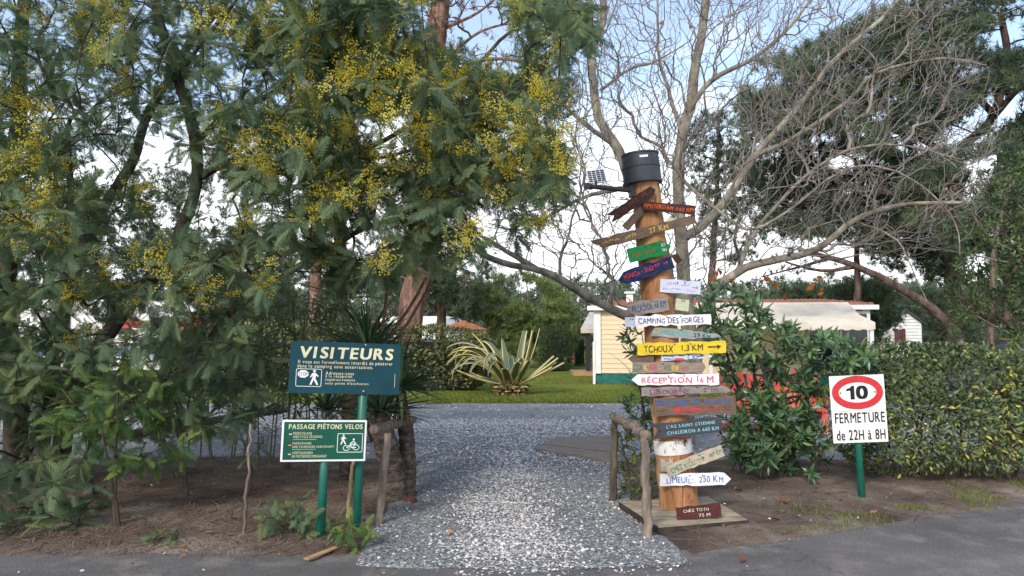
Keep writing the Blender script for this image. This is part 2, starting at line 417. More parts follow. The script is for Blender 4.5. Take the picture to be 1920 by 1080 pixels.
def axis(lo, hi, a, b, fine, grow=1.22):
    c = list(np.arange(a, b + fine / 2, fine)); st = fine
    while c[-1] < hi: st *= grow; c.append(c[-1] + st)
    st = fine
    while c[0] > lo: st *= grow; c.insert(0, c[0] - st)
    return np.array(c)
def grid(xs, ys, zf):
    X, Y = np.meshgrid(xs, ys); Z = zf(X, Y); n = len(xs); i = np.arange(len(ys) - 1)[:, None] * n; j = np.arange(n - 1)[None]
    return np.stack([X, Y, Z], -1).reshape(-1, 3), np.stack([i + j, i + j + 1, i + n + j + 1, i + n + j], -1).reshape(-1, 4)
M_soil = pmat('soil', [(.30, (.080, .056, .045)), (.50, (.170, .130, .106)), (.66, (.30, .245, .20))], scale=1.3, rough=.95, bump=.9, bscale=45, bdist=.02, spec=.1, fine=(60, (.05, .034, .027), .65, .57))
v, f = grid(axis(-700, 700, -7, 7, .075), axis(-40, 1500, 4.4, 9.9, .065), ground_h)
tag(link('ground', np_mesh('ground', v, f, smooth=True), M_soil), kind='structure')

m, nt, b, out = newmat('asphalt'); Lk = nt.links.new
n1 = noise(nt, .9, detail=6); n2 = noise(nt, 160, detail=3); n3 = noise(nt, 3.3, detail=8, rough=.7)
rp = ramp(nt, [(.3, (.090, .086, .086)), (.55, (.140, .132, .130)), (.75, (.200, .185, .175))]); Lk(n1.outputs['Fac'], rp.inputs['Fac'])
rp3 = ramp(nt, [(.5, (0, 0, 0)), (.72, (1, 1, 1))]); Lk(n3.outputs['Fac'], rp3.inputs['Fac'])
mx = nt.nodes.new('ShaderNodeMix'); mx.data_type = 'RGBA'; mx.inputs['B'].default_value = (.27, .235, .21, 1)
mu = nt.nodes.new('ShaderNodeMath'); mu.operation = 'MULTIPLY'; mu.inputs[1].default_value = .8
Lk(rp3.outputs['Color'], mu.inputs[0]); Lk(mu.outputs[0], mx.inputs['Factor']); Lk(rp.outputs['Color'], mx.inputs['A'])
rp2 = ramp(nt, [(.36, (.42, .42, .42)), (.5, (1, 1, 1)), (.66, (1.75, 1.72, 1.68))]); Lk(n2.outputs['Fac'], rp2.inputs['Fac'])
mm = nt.nodes.new('ShaderNodeMix'); mm.data_type = 'RGBA'; mm.blend_type = 'MULTIPLY'; mm.inputs['Factor'].default_value = 1
Lk(mx.outputs['Result'], mm.inputs['A']); Lk(rp2.outputs['Color'], mm.inputs['B'])
nd = noise(nt, 1.6, detail=6); vc = nt.nodes.new('ShaderNodeTexVoronoi'); vc.feature = 'DISTANCE_TO_EDGE'; vc.inputs['Scale'].default_value = .75; Lk(nd.outputs['Color'], vc.inputs['Vector'])
tcc = nt.nodes.new('ShaderNodeTexCoord'); vm = nt.nodes.new('ShaderNodeVectorMath'); vm.operation = 'MULTIPLY_ADD'; vm.inputs[1].default_value = (.9, .9, .9); Lk(nd.outputs['Color'], vm.inputs[0]); Lk(tcc.outputs['Object'], vm.inputs[2]); Lk(vm.outputs[0], vc.inputs['Vector'])
cr = ramp(nt, [(.0, (.45, .43, .42)), (.006, (.8, .8, .8)), (.014, (1, 1, 1))]); Lk(vc.outputs['Distance'], cr.inputs['Fac']); mc = nt.nodes.new('ShaderNodeMix'); mc.data_type = 'RGBA'; mc.blend_type = 'MULTIPLY'; mc.inputs['Factor'].default_value = .7
Lk(mm.outputs['Result'], mc.inputs['A']); Lk(cr.outputs['Color'], mc.inputs['B']); Lk(mc.outputs['Result'], b.inputs['Base Color'])
bp = nt.nodes.new('ShaderNodeBump'); bp.inputs['Strength'].default_value = .5; bp.inputs['Distance'].default_value = .006
Lk(n2.outputs['Fac'], bp.inputs['Height']); Lk(bp.outputs[0], b.inputs['Normal']); b.inputs['Roughness'].default_value = .85; b.inputs['Specular IOR Level'].default_value = .25
M_asphalt = m
xs = axis(-60, 60, -8, 8, .25); ys = np.linspace(0, 1, 24)
XX, TT = np.meshgrid(xs, ys); YY = -6 + (road_edge(XX) + .25 + 6) * TT
n = len(xs); i = np.arange(len(ys) - 1)[:, None] * n; j = np.arange(n - 1)[None]
tag(link('road', np_mesh('road', np.stack([XX, YY, XX * 0 + .002 * vnoise(XX, YY, .8)], -1).reshape(-1, 3), np.stack([i + j, i + j + 1, i + n + j + 1, i + n + j], -1).reshape(-1, 4)), M_asphalt), kind='structure')

# gravel path (grey chippings) and the yard it leads to
m, nt, b, out = newmat('grey_gravel'); Lk = nt.links.new
tc = nt.nodes.new('ShaderNodeTexCoord'); vo = nt.nodes.new('ShaderNodeTexVoronoi'); vo.inputs['Scale'].default_value = 62
Lk(tc.outputs['Object'], vo.inputs['Vector'])
sp_ = nt.nodes.new('ShaderNodeSeparateColor'); Lk(vo.outputs['Color'], sp_.inputs[0])
rp = ramp(nt, [(0, (.10, .115, .125)), (.45, (.20, .215, .225)), (.8, (.31, .32, .325)), (.93, (.42, .41, .40)), (1, (.7, .66, .62))]); Lk(sp_.outputs[0], rp.inputs['Fac'])
n1 = noise(nt, .8); rq = ramp(nt, [(.35, (.75, .74, .74)), (.65, (1.2, 1.18, 1.16))]); Lk(n1.outputs['Fac'], rq.inputs['Fac'])
mm = nt.nodes.new('ShaderNodeMix'); mm.data_type = 'RGBA'; mm.blend_type = 'MULTIPLY'; mm.inputs['Factor'].default_value = 1
Lk(rp.outputs['Color'], mm.inputs['A']); Lk(rq.outputs['Color'], mm.inputs['B']); Lk(mm.outputs['Result'], b.inputs['Base Color'])
bp = nt.nodes.new('ShaderNodeBump'); bp.inputs['Strength'].default_value = .8; bp.inputs['Distance'].default_value = .012; bp.invert = True
Lk(vo.outputs['Distance'], bp.inputs['Height']); Lk(bp.outputs[0], b.inputs['Normal']); b.inputs['Roughness'].default_value = .85
M_gravel = m
ys = np.concatenate([np.linspace(4.4, 5.6, 36), np.linspace(5.64, YARD0 - .4, 40)])
rows = []
for y in ys:
    xl = np.interp(y, _pl[:, 1], _pl[:, 0]) - .25; xr = np.interp(y, _pr[:, 1], _pr[:, 0]) + .25
    rows.append([(x, max(y, road_edge(x) - .25), .008 + .012 * vnoise(x, y, 2.2, 3) - .05 * max(0, 1 - min(x - xl, xr - x) / .22) - .035 * max(0, min(1, 1 - (max(y, road_edge(x) - .25) - road_edge(x) + .20 - .10 * vnoise(x, 0, 3.5)) / .12))) for x in np.linspace(xl, xr, 40)])
V_ = [p for r_ in rows for p in r_]; n = 40
Fc = [(a * n + c, a * n + c + 1, (a + 1) * n + c + 1, (a + 1) * n + c) for a in range(len(rows) - 1) for c in range(n - 1)]
tag(link('gravel_path', np_mesh('gravel_path', np.array(V_), np.array(Fc), smooth=True), M_gravel), kind='structure')
v, f = grid(np.linspace(-32, 32, 90), np.linspace(YARD0 - .4, YARD1 + .1, 24), lambda X, Y: .004 + .012 * vnoise(X, Y, 1.5, 4))
tag(link('gravel_yard', np_mesh('gravel_yard', v, f, smooth=True), M_gravel), kind='structure')

# crushed shells on the gravel, thickest down the middle of the path and along the far wheel track
def pebbles(n, xr, yr, dens, s0, s1):
    pv = np.array([(1, 0, .1), (.3, .75, .12), (-.8, .5, 0), (-.75, -.55, .1), (.35, -.7, 0), (.05, .05, .42)]); pf = np.array([(0, 1, 5), (1, 2, 5), (2, 3, 5), (3, 4, 5), (4, 0, 5)])
    x = rng.uniform(*xr, n); y = rng.uniform(*yr, n); keep = rng.random(n) < dens(x, y); x, y = x[keep], y[keep]; n = len(x)
    a = rng.uniform(0, 2 * np.pi, n); s = rng.uniform(s0, s1, n) * rng.uniform(.7, 1.2, n); e = rng.uniform(.55, 1, n)
    c, s_ = np.cos(a), np.sin(a); vx = pv[None, :, 0] * s[:, None]; vy = pv[None, :, 1] * (s * e)[:, None]; tl = rng.normal(0, .25, (n, 2))
    vz = pv[None, :, 2] * s[:, None] + vx * tl[:, :1] + vy * tl[:, 1:]
    z = np.where(y < road_edge(x) - .12, .003, .012 + .012 * vnoise(x, y, 2.2, 3))
    V_ = np.stack([vx * c[:, None] - vy * s_[:, None] + x[:, None], vx * s_[:, None] + vy * c[:, None] + y[:, None], vz + z[:, None]], -1)
    return V_.reshape(-1, 3), (pf[None] + (np.arange(n) * 6)[:, None, None]).reshape(-1, 3), np.repeat(rng.random(n), 6)
def d_shell(x, y):
    xl = np.interp(y, _pl[:, 1], _pl[:, 0]); xr = np.interp(y, _pr[:, 1], _pr[:, 0]); u = (x - xl) / (xr - xl)
    core = np.exp(-((u - .47) / .18) ** 2) * .95 + .10 * np.exp(-((u - .9) / .12) ** 2) + np.clip((5.35 - y) / .7, 0, 1) * .35 * ((u > .12) & (u < .85))
    k = np.clip(core * (.35 + 1.2 * vnoise(x, y, 3, 5)) * (.6 + .8 * vnoise(x, y, 1.1, 15)) + .025, 0, 1); ok = (path_sd(x, y) > -.06 * vnoise(x, y, 6)) & (y > road_edge(x) - .12 * vnoise(x, 0, 3.5) - .03 - .5 * rng.random(x.shape) ** 5)
    far = y > YARD0 - .6
    kf = np.clip(np.exp(-((y - 12.9 - .02 * x) / .75) ** 2) * .9 + .10 + .5 * np.exp(-((x - .6) / 1.5) ** 2) * (y < 12.9), 0, 1)
    kf = np.maximum(kf, np.clip(core * (.45 + 1.1 * vnoise(x, y, 3, 5)) + .05, 0, 1) * np.clip((13.5 - y) / 4, 0, 1) * (np.abs(u - .5) < .6))
    return np.where(far, kf, k) * ok
M_shell = leafmat('shell', [(.30, .27, .26), (.56, .53, .51), (.74, .71, .68), (.82, .80, .77)], transl=0, rough=.7)
A = [pebbles(60000, (-1.9, 2.0), (4.6, 9.0), d_shell, .006, .018), pebbles(22000, (-1.6, 2.4), (9.0, 13.5), d_shell, .009, .022), pebbles(26000, (-9, 12), (9.0, 16.2), d_shell, .015, .034)]
vs = np.concatenate([a[0] for a in A]); fs = np.concatenate([A[0][1], A[1][1] + len(A[0][0]), A[2][1] + len(A[0][0]) + len(A[1][0])])
tag(link('shell_gravel', np_mesh('shell_gravel', vs, fs, {'tint': np.concatenate([a[2] for a in A])}), M_shell), 'crushed white shells scattered over the grey gravel path', 'shells', kind='stuff')
M_chip = leafmat('stone_chips', [(.10, .115, .125), (.20, .215, .23), (.33, .34, .35)], transl=0, rough=.8)
A = pebbles(40000, (-2.1, 2.3), (4.5, 9.4), lambda x, y: (path_sd(x, y) > -.10 * vnoise(x, y, 5, 8)) * (y > road_edge(x) - .1) * .8, .005, .015)
tag(link('stone_chips', np_mesh('stone_chips', A[0], A[1], {'tint': A[2]}), M_chip), 'loose grey stone chippings of the entrance path', 'gravel', kind='stuff')

# lawn behind the yard
M_lawn = pmat('lawn', [(.3, (.11, .14, .022)), (.5, (.18, .22, .032)), (.68, (.27, .25, .07))], scale=.55, rough=.9, bump=.8, bscale=40, bdist=.03, spec=.1, fine=(90, (.06, .09, .012), .6, .5))
v, f = grid(np.linspace(-30, 40, 100), np.concatenate([[YARD1 - .05], np.linspace(YARD1 + .3, 60, 60)]), lambda X, Y: .012 + .05 * vnoise(X, Y, .35, 6) * np.clip((Y - YARD1) / 2, 0, 1))
tag(link('lawn', np_mesh('lawn', v, f, smooth=True), M_lawn), kind='structure')
def blades(n, x, y, z0, h0, h1, w):
    a = rng.uniform(0, 2 * np.pi, n); h = rng.uniform(h0, h1, n); l = rng.normal(0, .45, (n, 2)) * h[:, None]
    dx, dy = np.cos(a) * w, np.sin(a) * w
    V_ = np.stack([np.stack([x - dx, y - dy, z0], -1), np.stack([x + dx, y + dy, z0], -1), np.stack([x + l[:, 0], y + l[:, 1], z0 + h], -1)], 1)
    return V_.reshape(-1, 3), np.arange(3 * n).reshape(-1, 3), np.repeat(rng.random(n), 3)
M_grass, _ = leafpair('grass_blade', [(.08, .12, .018), (.15, .20, .032), (.26, .24, .08)], transl=.3, rough=.6)
n = 30000; x = rng.uniform(-4, 6.5, n); y = YARD1 - .02 + rng.random(n) ** 1.6 * 12
V_, F_, t = blades(n, x, y, np.full(n, .02), .03, .07, .012)
tag(link('lawn_grass', np_mesh('lawn_grass', V_, F_, {'tint': t}), M_grass), 'short mown grass of the lawn around the agave', 'grass', kind='stuff')
# thin grass on the earth verge beside the road, and dead litter under the trees
n = 60000; x = rng.uniform(1.6, 7.5, n); y = rng.uniform(4.8, 8.5, n)
k = np.exp(-(((y - road_edge(x)) - .42) / .30) ** 2) * (vnoise(x, y, 2.2, 11) > .5) * np.where((x > 2.2), 1, .12) * .8 + .012 * (vnoise(x, y, 3, 3) > .6)
q = (rng.random(n) < k) & (y > road_edge(x)) & (path_sd(x, y) < -.1); x, y = x[q], y[q]
V_, F_, t = blades(len(x), x, y, ground_h(x, y) - .004, .02, .06, .004)
tag(link('verge_grass', np_mesh('verge_grass', V_, F_, {'tint': t}), M_grass), 'sparse grass tufts on the sandy verge by the road', 'grass', kind='stuff')
n = 46000; x = rng.uniform(-6.5, 6.5, n); y = rng.uniform(4.7, 9.6, n)
q = (path_sd(x, y) < -.03) & (y > road_edge(x) + .02) & (rng.random(n) < .25 + .5 * (x < 0)); x, y = x[q], y[q]; n = len(x)
a = rng.uniform(0, np.pi, n); l = rng.uniform(.012, .06, n) * np.where(rng.random(n) < .06, 3, 1); w = rng.uniform(.001, .004, n); z = ground_h(x, y) + .006
dx, dy = np.cos(a) * l, np.sin(a) * l; ex, ey = -np.sin(a) * w, np.cos(a) * w; dz = rng.normal(0, .008, n)
V_ = np.stack([np.stack([x - dx - ex, y - dy - ey, z], -1), np.stack([x - dx + ex, y - dy + ey, z], -1), np.stack([x + dx + ex, y + dy + ey, z + dz + .004], -1), np.stack([x + dx - ex, y + dy - ey, z + dz + .004], -1)], 1).reshape(-1, 3)
M_litter = leafmat('litter', [(.05, .032, .02), (.15, .095, .06), (.30, .22, .15)], transl=0, rough=.9)
tag(link('leaf_litter', np_mesh('leaf_litter', V_, np.arange(4 * n).reshape(-1, 4), {'tint': np.repeat(rng.random(n), 4)}), M_litter), 'dry needles and broken twigs strewn over the bare earth', 'litter', kind='stuff')
# a few loose white stones on the verge
A = pebbles(900, (-6, 6.5), (4.7, 8.0), lambda x, y: ((path_sd(x, y) < -.05) & (y > road_edge(x) - .5)) * np.where(y < road_edge(x) + .3, .25, .08), .006, .016)
A[0][:, 2] += np.maximum(0, ground_h(A[0][:, 0], A[0][:, 1])) + .004
tag(link('stray_shells', np_mesh('stray_shells', A[0], A[1], {'tint': A[2]}), M_shell), 'stray white shells lying on earth and road edge', 'shells', kind='stuff')

# ------------------------------------------------------------------ building materials
M_cream = pmat('cream_siding', [(.70, .55, .36), (.78, .63, .43)], scale=2, rough=.6, bump=.1, spec=.3)
M_white = pmat('white_paint', [(.70, .69, .67), (.80, .79, .78)], scale=5, rough=.5, bump=.06, spec=.4)
M_tile = pmat('red_tile', [(.20, .085, .06), (.33, .15, .105)], scale=7, rough=.7, bump=.3)
M_dark = flat('dark_metal', (.03, .03, .033), rough=.45)
M_teal = pmat('teal_sheet', [(.010, .10, .085), (.02, .17, .14)], scale=5, rough=.5, bump=.5, bdist=.03)
M_canvas = pmat('cream_canvas', [(.56, .50, .41), (.68, .62, .52)], scale=3, rough=.85, bump=.15)
M_glass = flat('dark_glass', (.012, .014, .018), rough=.08, spec=.6)
M_tan = pmat('tan_panel', [(.36, .21, .10), (.46, .28, .14)], scale=4, rough=.7, bump=.1)
M_red = pmat('red_paint', [(.52, .06, .045), (.64, .12, .09)], scale=5, rough=.5, bump=.08)
M_slate = pmat('slate_roof', [(.05, .055, .065), (.085, .09, .10)], scale=6, rough=.6, bump=.2)
M_shutter = flat('maroon_shutter', (.14, .025, .035))
M_trunkred = pmat('pine_bark', [(.3, (.085, .045, .034)), (.5, (.20, .115, .088)), (.68, (.34, .22, .17))], scale=7, stretch=(1, 1, .22), rough=.95, bump=1.0, bscale=14, bdist=.05, spec=.1)

# ------------------------------------------------------------------ cream mobile home
DH = 22.0
a0 = P(1117, 583, DH); base = P(1117, 722, DH); x0 = a0.x; x1 = P(1632, 583, DH - .95).x; zt = a0.z + .02
home = thing('mobile_home', 'cream mobile home with red tiled roof and long white awning', 'mobile home', ((x0 + x1) / 2, DH + 1.8, 0))
zb = .36; nb = 13; hb = (zt - zb) / nb
proto = MB(); proto.prism([(0, 0), (0, 1), (1, 1), (1, 0)], 0, 1); sid = MB()
sid.poly([(0, 0, 0), (1, 0, 0), (1, .55, 1), (0, .55, 1), (0, 1.3, 0), (1, 1.3, 0), (1, 1.3, 1), (0, 1.3, 1)], [(0, 1, 2, 3), (3, 2, 6, 7), (0, 4, 5, 1), (1, 5, 6, 2), (4, 0, 3, 7), (5, 4, 7, 6)])
sidm = sid.mesh('siding_board'); sidm.materials.append(M_cream)
for i in range(nb):
    o = bpy.data.objects.new('siding_board', sidm); COL.objects.link(o); o.parent = home
    o.location = Vector((x0 + .1, DH, zb + i * hb)) - home.location; o.scale = (x1 - x0 - .2, .03, hb * .985)
mb = MB(); mb.box(((x0 + x1) / 2, DH + 1.85, (zb + zt) / 2), (x1 - x0 - .04, 3.6, zt - zb - .02)); mb.build('wall', M_cream, home)
for xx in (x0 + .04, x1 - .04):
    mb = MB(); mb.box((xx, DH - .01, (zb + zt) / 2), (.2, .1, zt - zb + .02)); mb.build('corner_trim', M_white, home)
mb = MB(); mb.box((x0 - .06, DH - .06, .62), (.07, .07, 1.3)); mb.box((x0 - .04, DH - .06, .9), (.05, .05, 1.6)); mb.build('downpipe', M_white, home)
mb = MB()
for i in range(40):
    u = i / 40 * (x1 - x0); mb.box((x0 + u + (x1 - x0) / 80, DH + .03 + .012 * math.sin(i * 1.9), zb / 2), ((x1 - x0) / 40 + .002, .02, zb))
mb.build('skirt', M_teal, home)
mb = MB(); mb.box(((x0 + x1) / 2, DH - .16, zt + .06), (x1 - x0 + .5, .12, .13)); mb.build('gutter', M_white, home)
zr = 1.6 + (620 - 567) * (DH + 1.8) / 1400
roof = MB(); roof.poly([(x0 - .25, DH - .12, zt + .10), (x1 + .25, DH - .12, zt + .10), (x1 - .7, DH + 1.8, zr), (x0 + .7, DH + 1.8, zr), (x1 + .25, DH + 3.8, zt + .10), (x0 - .25, DH + 3.8, zt + .10)], [(0, 1, 2, 3), (3, 2, 4, 5), (0, 3, 5), (1, 4, 2), (0, 5, 4, 1)])
roof_o = roof.build('roof', M_tile, home)
tm = MB()
nrow, slope = 6, (zr - zt - .10) / 1.92
for r_ in range(nrow):                        # courses of rounded tiles
    y0_ = DH - .12 + 1.92 * r_ / nrow; y1_ = DH - .12 + 1.92 * (r_ + 1.05) / nrow; z0_ = zt + .13 + slope * (y0_ - DH + .12) + .035; z1_ = zt + .12 + slope * (y1_ - DH + .12)
    nt_ = 46
    pts = []; fc = []; kk = 6
    for c in range(nt_ * kk + 1):
        ins = .95 * (r_ + .5) / nrow; xx = x0 - .23 + ins + (x1 - x0 + .46 - 2 * ins) * c / (nt_ * kk); h = .045 * abs(math.sin(math.pi * (c % kk) / kk))
        pts += [(xx, y0_, z0_ + h), (xx, y1_, z1_ + h), (xx, y0_ + .004, z0_ - .05)]
    for c in range(nt_ * kk): q = 3 * c; fc += [(q, q + 3, q + 4, q + 1), (q + 2, q + 5, q + 3, q)]
    tm = MB(); tm.poly(pts, fc); tm.build('tile_course', M_tile, roof_o)
vx = P(1182, 570, DH).x
mb = MB(); mb.box((vx, DH + .8, zr + .05), (.2, .2, .35)); mb.box((vx, DH + .8, zr + .25), (.32, .32, .06)); mb.build('roof_vent', M_white, home)
# awning over the terrace: sloping canvas, scalloped valance, two legs
DA = DH - 2.3; ax0, ax1 = P(1350, 600, DA - .6).x, P(1668, 600, DA - .9).x
za0 = zt + .20; za1 = P(1500, 605, DA).z
mb = MB(); n = 60; pts = []; fc = []
for i in range(n + 1):
    u = i / n; xx = ax0 + (ax1 - ax0) * u; s_ = .05 * math.sin(math.pi * ((u * 6) % 1))
    pts += [(xx, DH - .26, za0), (xx, (DH + DA) / 2, (za0 + za1) / 2 - .07 - s_ * .6), (xx, DA, za1), (xx, DA - .01, za1 - .17 - .035 * abs(math.sin(math.pi * i / 4)))]
for i in range(n):
    for j in range(3): q = 4 * i + j; fc.append((q, q + 4, q + 5, q + 1))
mb.poly(pts, fc); mb.build('awning', M_canvas, home, smooth=True)
for xx in (ax0 + .1, ax1 - .08):
    mb = MB(); mb.box((xx, DA + .06, za1 / 2), (.09, .09, za1 - .02)); mb.build('awning_post', M_white, home)
for (pa, pb) in ((1500, 1545), (1556, 1606)):
    xa, xb = P(pa, 630, DH).x, P(pb, 630, DH).x
    mb = MB(); mb.box(((xa + xb) / 2, DH - .02, 1.28), (xb - xa, .05, 1.75)); w_ = mb.build('terrace_door', M_white, home)
    mb = MB(); mb.box(((xa + xb) / 2, DH - .05, 1.28), (xb - xa - .12, .03, 1.6)); mb.build('pane', M_glass, w_)
home.rotation_euler.z = math.radians(-6.4); _c = Vector((x0, DH, 0)) - home.location; home.location += _c - Matrix.Rotation(math.radians(-6.4), 3, 'Z') @ _c   # turned about its left corner
# ------------------------------------------------------------------ terrace with white canopy beyond the mobile home
DT = 27.0
t0, t1 = P(1086, 620, DT).x, P(1150, 620, DT).x
ter = thing('terrace_shelter', 'tan terrace shelter with white canopy beside the cream mobile home', 'shelter', ((t0 + t1) / 2, DT, 0))
zc = P(1100, 612, DT).z
mb = MB(); mb.poly([(t0, DT - .6, zc - .08), (t1, DT - .6, zc - .08), (t1, DT + 1.2, zc + .55), (t0 + .5, DT + 1.2, zc + .55), (t0, DT - .6, zc - .24), (t1, DT - .6, zc - .24)], [(0, 1, 2, 3), (4, 5, 1, 0)]); mb.build('canopy', M_canvas, ter)
mb = MB(); mb.box((t0 + .28, DT - .4, zc / 2), (.16, .16, zc - .2)); mb.build('post', M_dark, ter)
mb = MB(); mb.box(((t0 + t1) / 2 + .35, DT, zc * .62), (t1 - t0 - .35, .08, zc * .72)); mb.build('panel', M_tan, ter)
mb = MB(); mb.box(((t0 + t1) / 2 + .2, DT - .25, .72), (t1 - t0 - .6, .12, .95)); mb.build('cabinet', M_dark, ter)
mb = MB(); mb.box(((t0 + t1) / 2, DT - .3, .09), (t1 - t0 + .6, 1.6, .16)); mb.build('deck', M_tan, ter)
M_pink = leafmat('pink_flowers', [(.35, .05, .16), (.5, .10, .25)], transl=.2)
fl = Leafset(); c = G(1078, 676); n = 260
p_ = np.array(c) + np.clip(rng.normal(0, 1, (n, 3)), -1.5, 1.5) * (.22, .15, .07) + (0, 0, .17); pinkp = thing('flower_bush', 'low pink flowering bush on lawn before the terrace shelter', 'flower bush', c)
fl.add(0, p_, rng.normal(0, 1, (n, 3)), rng.normal(0, 1, (n, 3)), .09, rng.random(n)); fl.build('blossom', [proto_blade(.35, 2)], M_pink, M_pink, pinkp, 'petal', 0)

# ------------------------------------------------------------------ white chalet with slate roof and maroon shutters
DS = 45.0
s0, s1, s2 = P(1667, 620, DS).x, P(1728, 620, DS).x, P(1765, 620, DS + 4).x + .5
ze = P(1667, 606, DS).z; za = P(1697, 583, DS).z; xm = (s0 + s1) / 2
chal = thing('chalet', 'small white boarded chalet with slate roof and maroon shutters', 'chalet', (xm, DS + 2.5, 0))
mb = MB(); mb.poly([(s0, DS, 0), (s1, DS, 0), (s1, DS, ze), (xm, DS, za), (s0, DS, ze), (s0, DS + 5, 0), (s1, DS + 5, 0), (s1, DS + 5, ze), (xm, DS + 5, za), (s0, DS + 5, ze)], [(0, 1, 2, 3, 4), (9, 8, 7, 6, 5), (0, 5, 6, 1), (1, 6, 7, 2), (5, 0, 4, 9)]); mb.build('wall', M_white, chal)
zb_ = .2; k = 0
while zb_ < za - .05:
    xa, xb = (s0, s1) if zb_ < ze else (s0 + (zb_ - ze) / (za - ze) * (xm - s0), s1 - (zb_ - ze) / (za - ze) * (s1 - xm))
    if xb - xa > .1:
        mb = MB(); mb.poly([(xa + .01, DS - .05, zb_), (xb - .01, DS - .05, zb_), (xb - .03, DS - .012, zb_ + .17), (xa + .03, DS - .012, zb_ + .17), (xa + .01, DS - .002, zb_), (xb - .01, DS - .002, zb_)], [(0, 1, 2, 3), (0, 4, 5, 1)]); mb.build('weatherboard', M_white, chal)
    zb_ += .19
for sx, xe in ((-1, s0 - .18), (1, s1 + .22)):
    mb = MB(); k_ = (za - ze) / (xm - s0); zz = ze - .16 * k_
    mb.poly([(xm, DS - .25, za + .07), (xe, DS - .25, zz + .05), (xe, DS + 5.2, zz + .05), (xm, DS + 5.2, za + .07), (xm, DS - .25, za + .01), (xe, DS - .25, zz - .02), (xe, DS + 5.2, zz - .02), (xm, DS + 5.2, za + .01)], [(0, 1, 2, 3), (4, 7, 6, 5), (0, 4, 5, 1), (2, 6, 7, 3), (1, 5, 6, 2)]); mb.build('roof_slope', M_slate, chal)
for pxs in (1679, 1693):
    xx = P(pxs, 620, DS).x; mb = MB(); mb.box((xx, DS - .08, P(0, 632, DS).z), (.2, .05, 1.0)); mb.build('shutter', M_shutter, chal)
mb = MB(); mb.box((P(1686, 620, DS).x, DS - .06, P(0, 632, DS).z), (.24, .04, .9)); mb.build('window', M_glass, chal)

# ------------------------------------------------------------------ garden pavilion with orange tiled hip roof
M_otile = pmat('orange_tile', [(.42, .15, .07), (.55, .22, .11)], scale=5, rough=.75, bump=.2)
DG = 40.0; gc = P(867, 620, DG); ga = P(867, 600, DG).z; ge = P(867, 618, DG).z; hw = 40 * DG / F
pav = thing('pavilion', 'pavilion with orange tiled hip roof beyond the clipped hedge', 'pavilion', (gc.x, DG, 0))
cs = [(-hw, -hw), (hw, -hw), (hw, hw), (-hw, hw)]
rz = math.radians(12); cs = [(x * math.cos(rz) - y * math.sin(rz), x * math.sin(rz) + y * math.cos(rz)) for x, y in cs]
roofo = None
for i in range(4):
    (xa, ya), (xb, yb) = cs[i], cs[(i + 1) % 4]; mb = MB(); nr = 7
    for r_ in range(nr):
        t0_, t1_ = r_ / nr, (r_ + 1) / nr
        def q(t, x, y, dz=0): return (gc.x + x * (1 - t), DG + y * (1 - t), ge + (ga - ge) * t + dz)
        mb.poly([q(t0_, xa, ya, .035), q(t0_, xb, yb, .035), q(t1_, xb, yb), q(t1_, xa, ya), q(t0_, xa, ya), q(t0_, xb, yb)], [(0, 1, 2, 3), (4, 5, 1, 0)])
    mb.build('roof_slope', M_otile, pav)
for x, y in cs:
    mb = MB(); mb.box((gc.x + x * .9, DG + y * .9, ge / 2), (.12, .12, ge)); mb.build('post', M_tan, pav)
# ------------------------------------------------------------------ lettering
_glyph = {}
def glyph(ch, bold=0.0):
    k = (ch, bold)
    if k in _glyph: return _glyph[k]
    cu = bpy.data.curves.new('glyph', 'FONT'); cu.body = ch; cu.size = 1; cu.offset = bold; cu.resolution_u = 4
    ob = bpy.data.objects.new('glyph', cu); me = bpy.data.meshes.new_from_object(ob)
    v = [(q.co.x, q.co.y) for q in me.vertices]; f = [tuple(p.vertices) for p in me.polygons]
    bpy.data.objects.remove(ob); bpy.data.curves.remove(cu); bpy.data.meshes.remove(me)
    _glyph[k] = (v, f); return _glyph[k]
def letters(s, cx, cz, w, h, y=-.003, bold=0.0, shear=0.0, hand=0.0, mb=None, gap=.12):
    """flat lettering in the local x,z plane fitted into w x h around (cx, cz)"""
    V_, F_, x = [], [], 0.0
    for ch in s:
        if ch == ' ': x += .34; continue
        v, f = glyph(ch)
        if not v: continue
        if bold:                               # heavier strokes: the same glyph laid three more times, slightly shifted
            nv = len(v); v0, f0 = v, f; v, f = list(v0), list(f0)
            for q_, (ox, oz) in enumerate(((bold * 1.6, 0), (0, bold * .8), (bold * 1.6, bold * .8))):
                v += [(a + ox, b_ + oz) for a, b_ in v0]; f += [tuple(i + nv * (q_ + 1) for i in t) for t in f0]
        x0 = min(p[0] for p in v); x1 = max(p[0] for p in v); n = len(V_)
        a = random.gauss(0, 1) * hand * .11; sc = 1 + random.gauss(0, 1) * hand * .10; dz = random.gauss(0, 1) * hand * .05; c, s_ = math.cos(a), math.sin(a)
        for vi, (px, pz) in enumerate(v):
            qx, qz = (px - x0) * sc, pz * sc; V_.append((x + qx * c - qz * s_ + shear * qz, dz + qx * s_ + qz * c, -.00025 * (vi // (nv if bold else 10 ** 6))))
        F_ += [tuple(i + n for i in q) for q in f]; x += (x1 - x0) * sc + gap + (.10 if ch in '1Ili' else 0)
    xs = [p[0] for p in V_]; zs = [p[1] for p in V_]; kx = w / (max(xs) - min(xs)); kz = h / (max(zs) - min(zs)); mx_, mz_ = (max(xs) + min(xs)) / 2, (max(zs) + min(zs)) / 2
    mb = mb or MB(); mb.poly([(cx + (p[0] - mx_) * kx, y + p[2], cz + (p[1] - mz_) * kz) for p in V_], F_); return mb
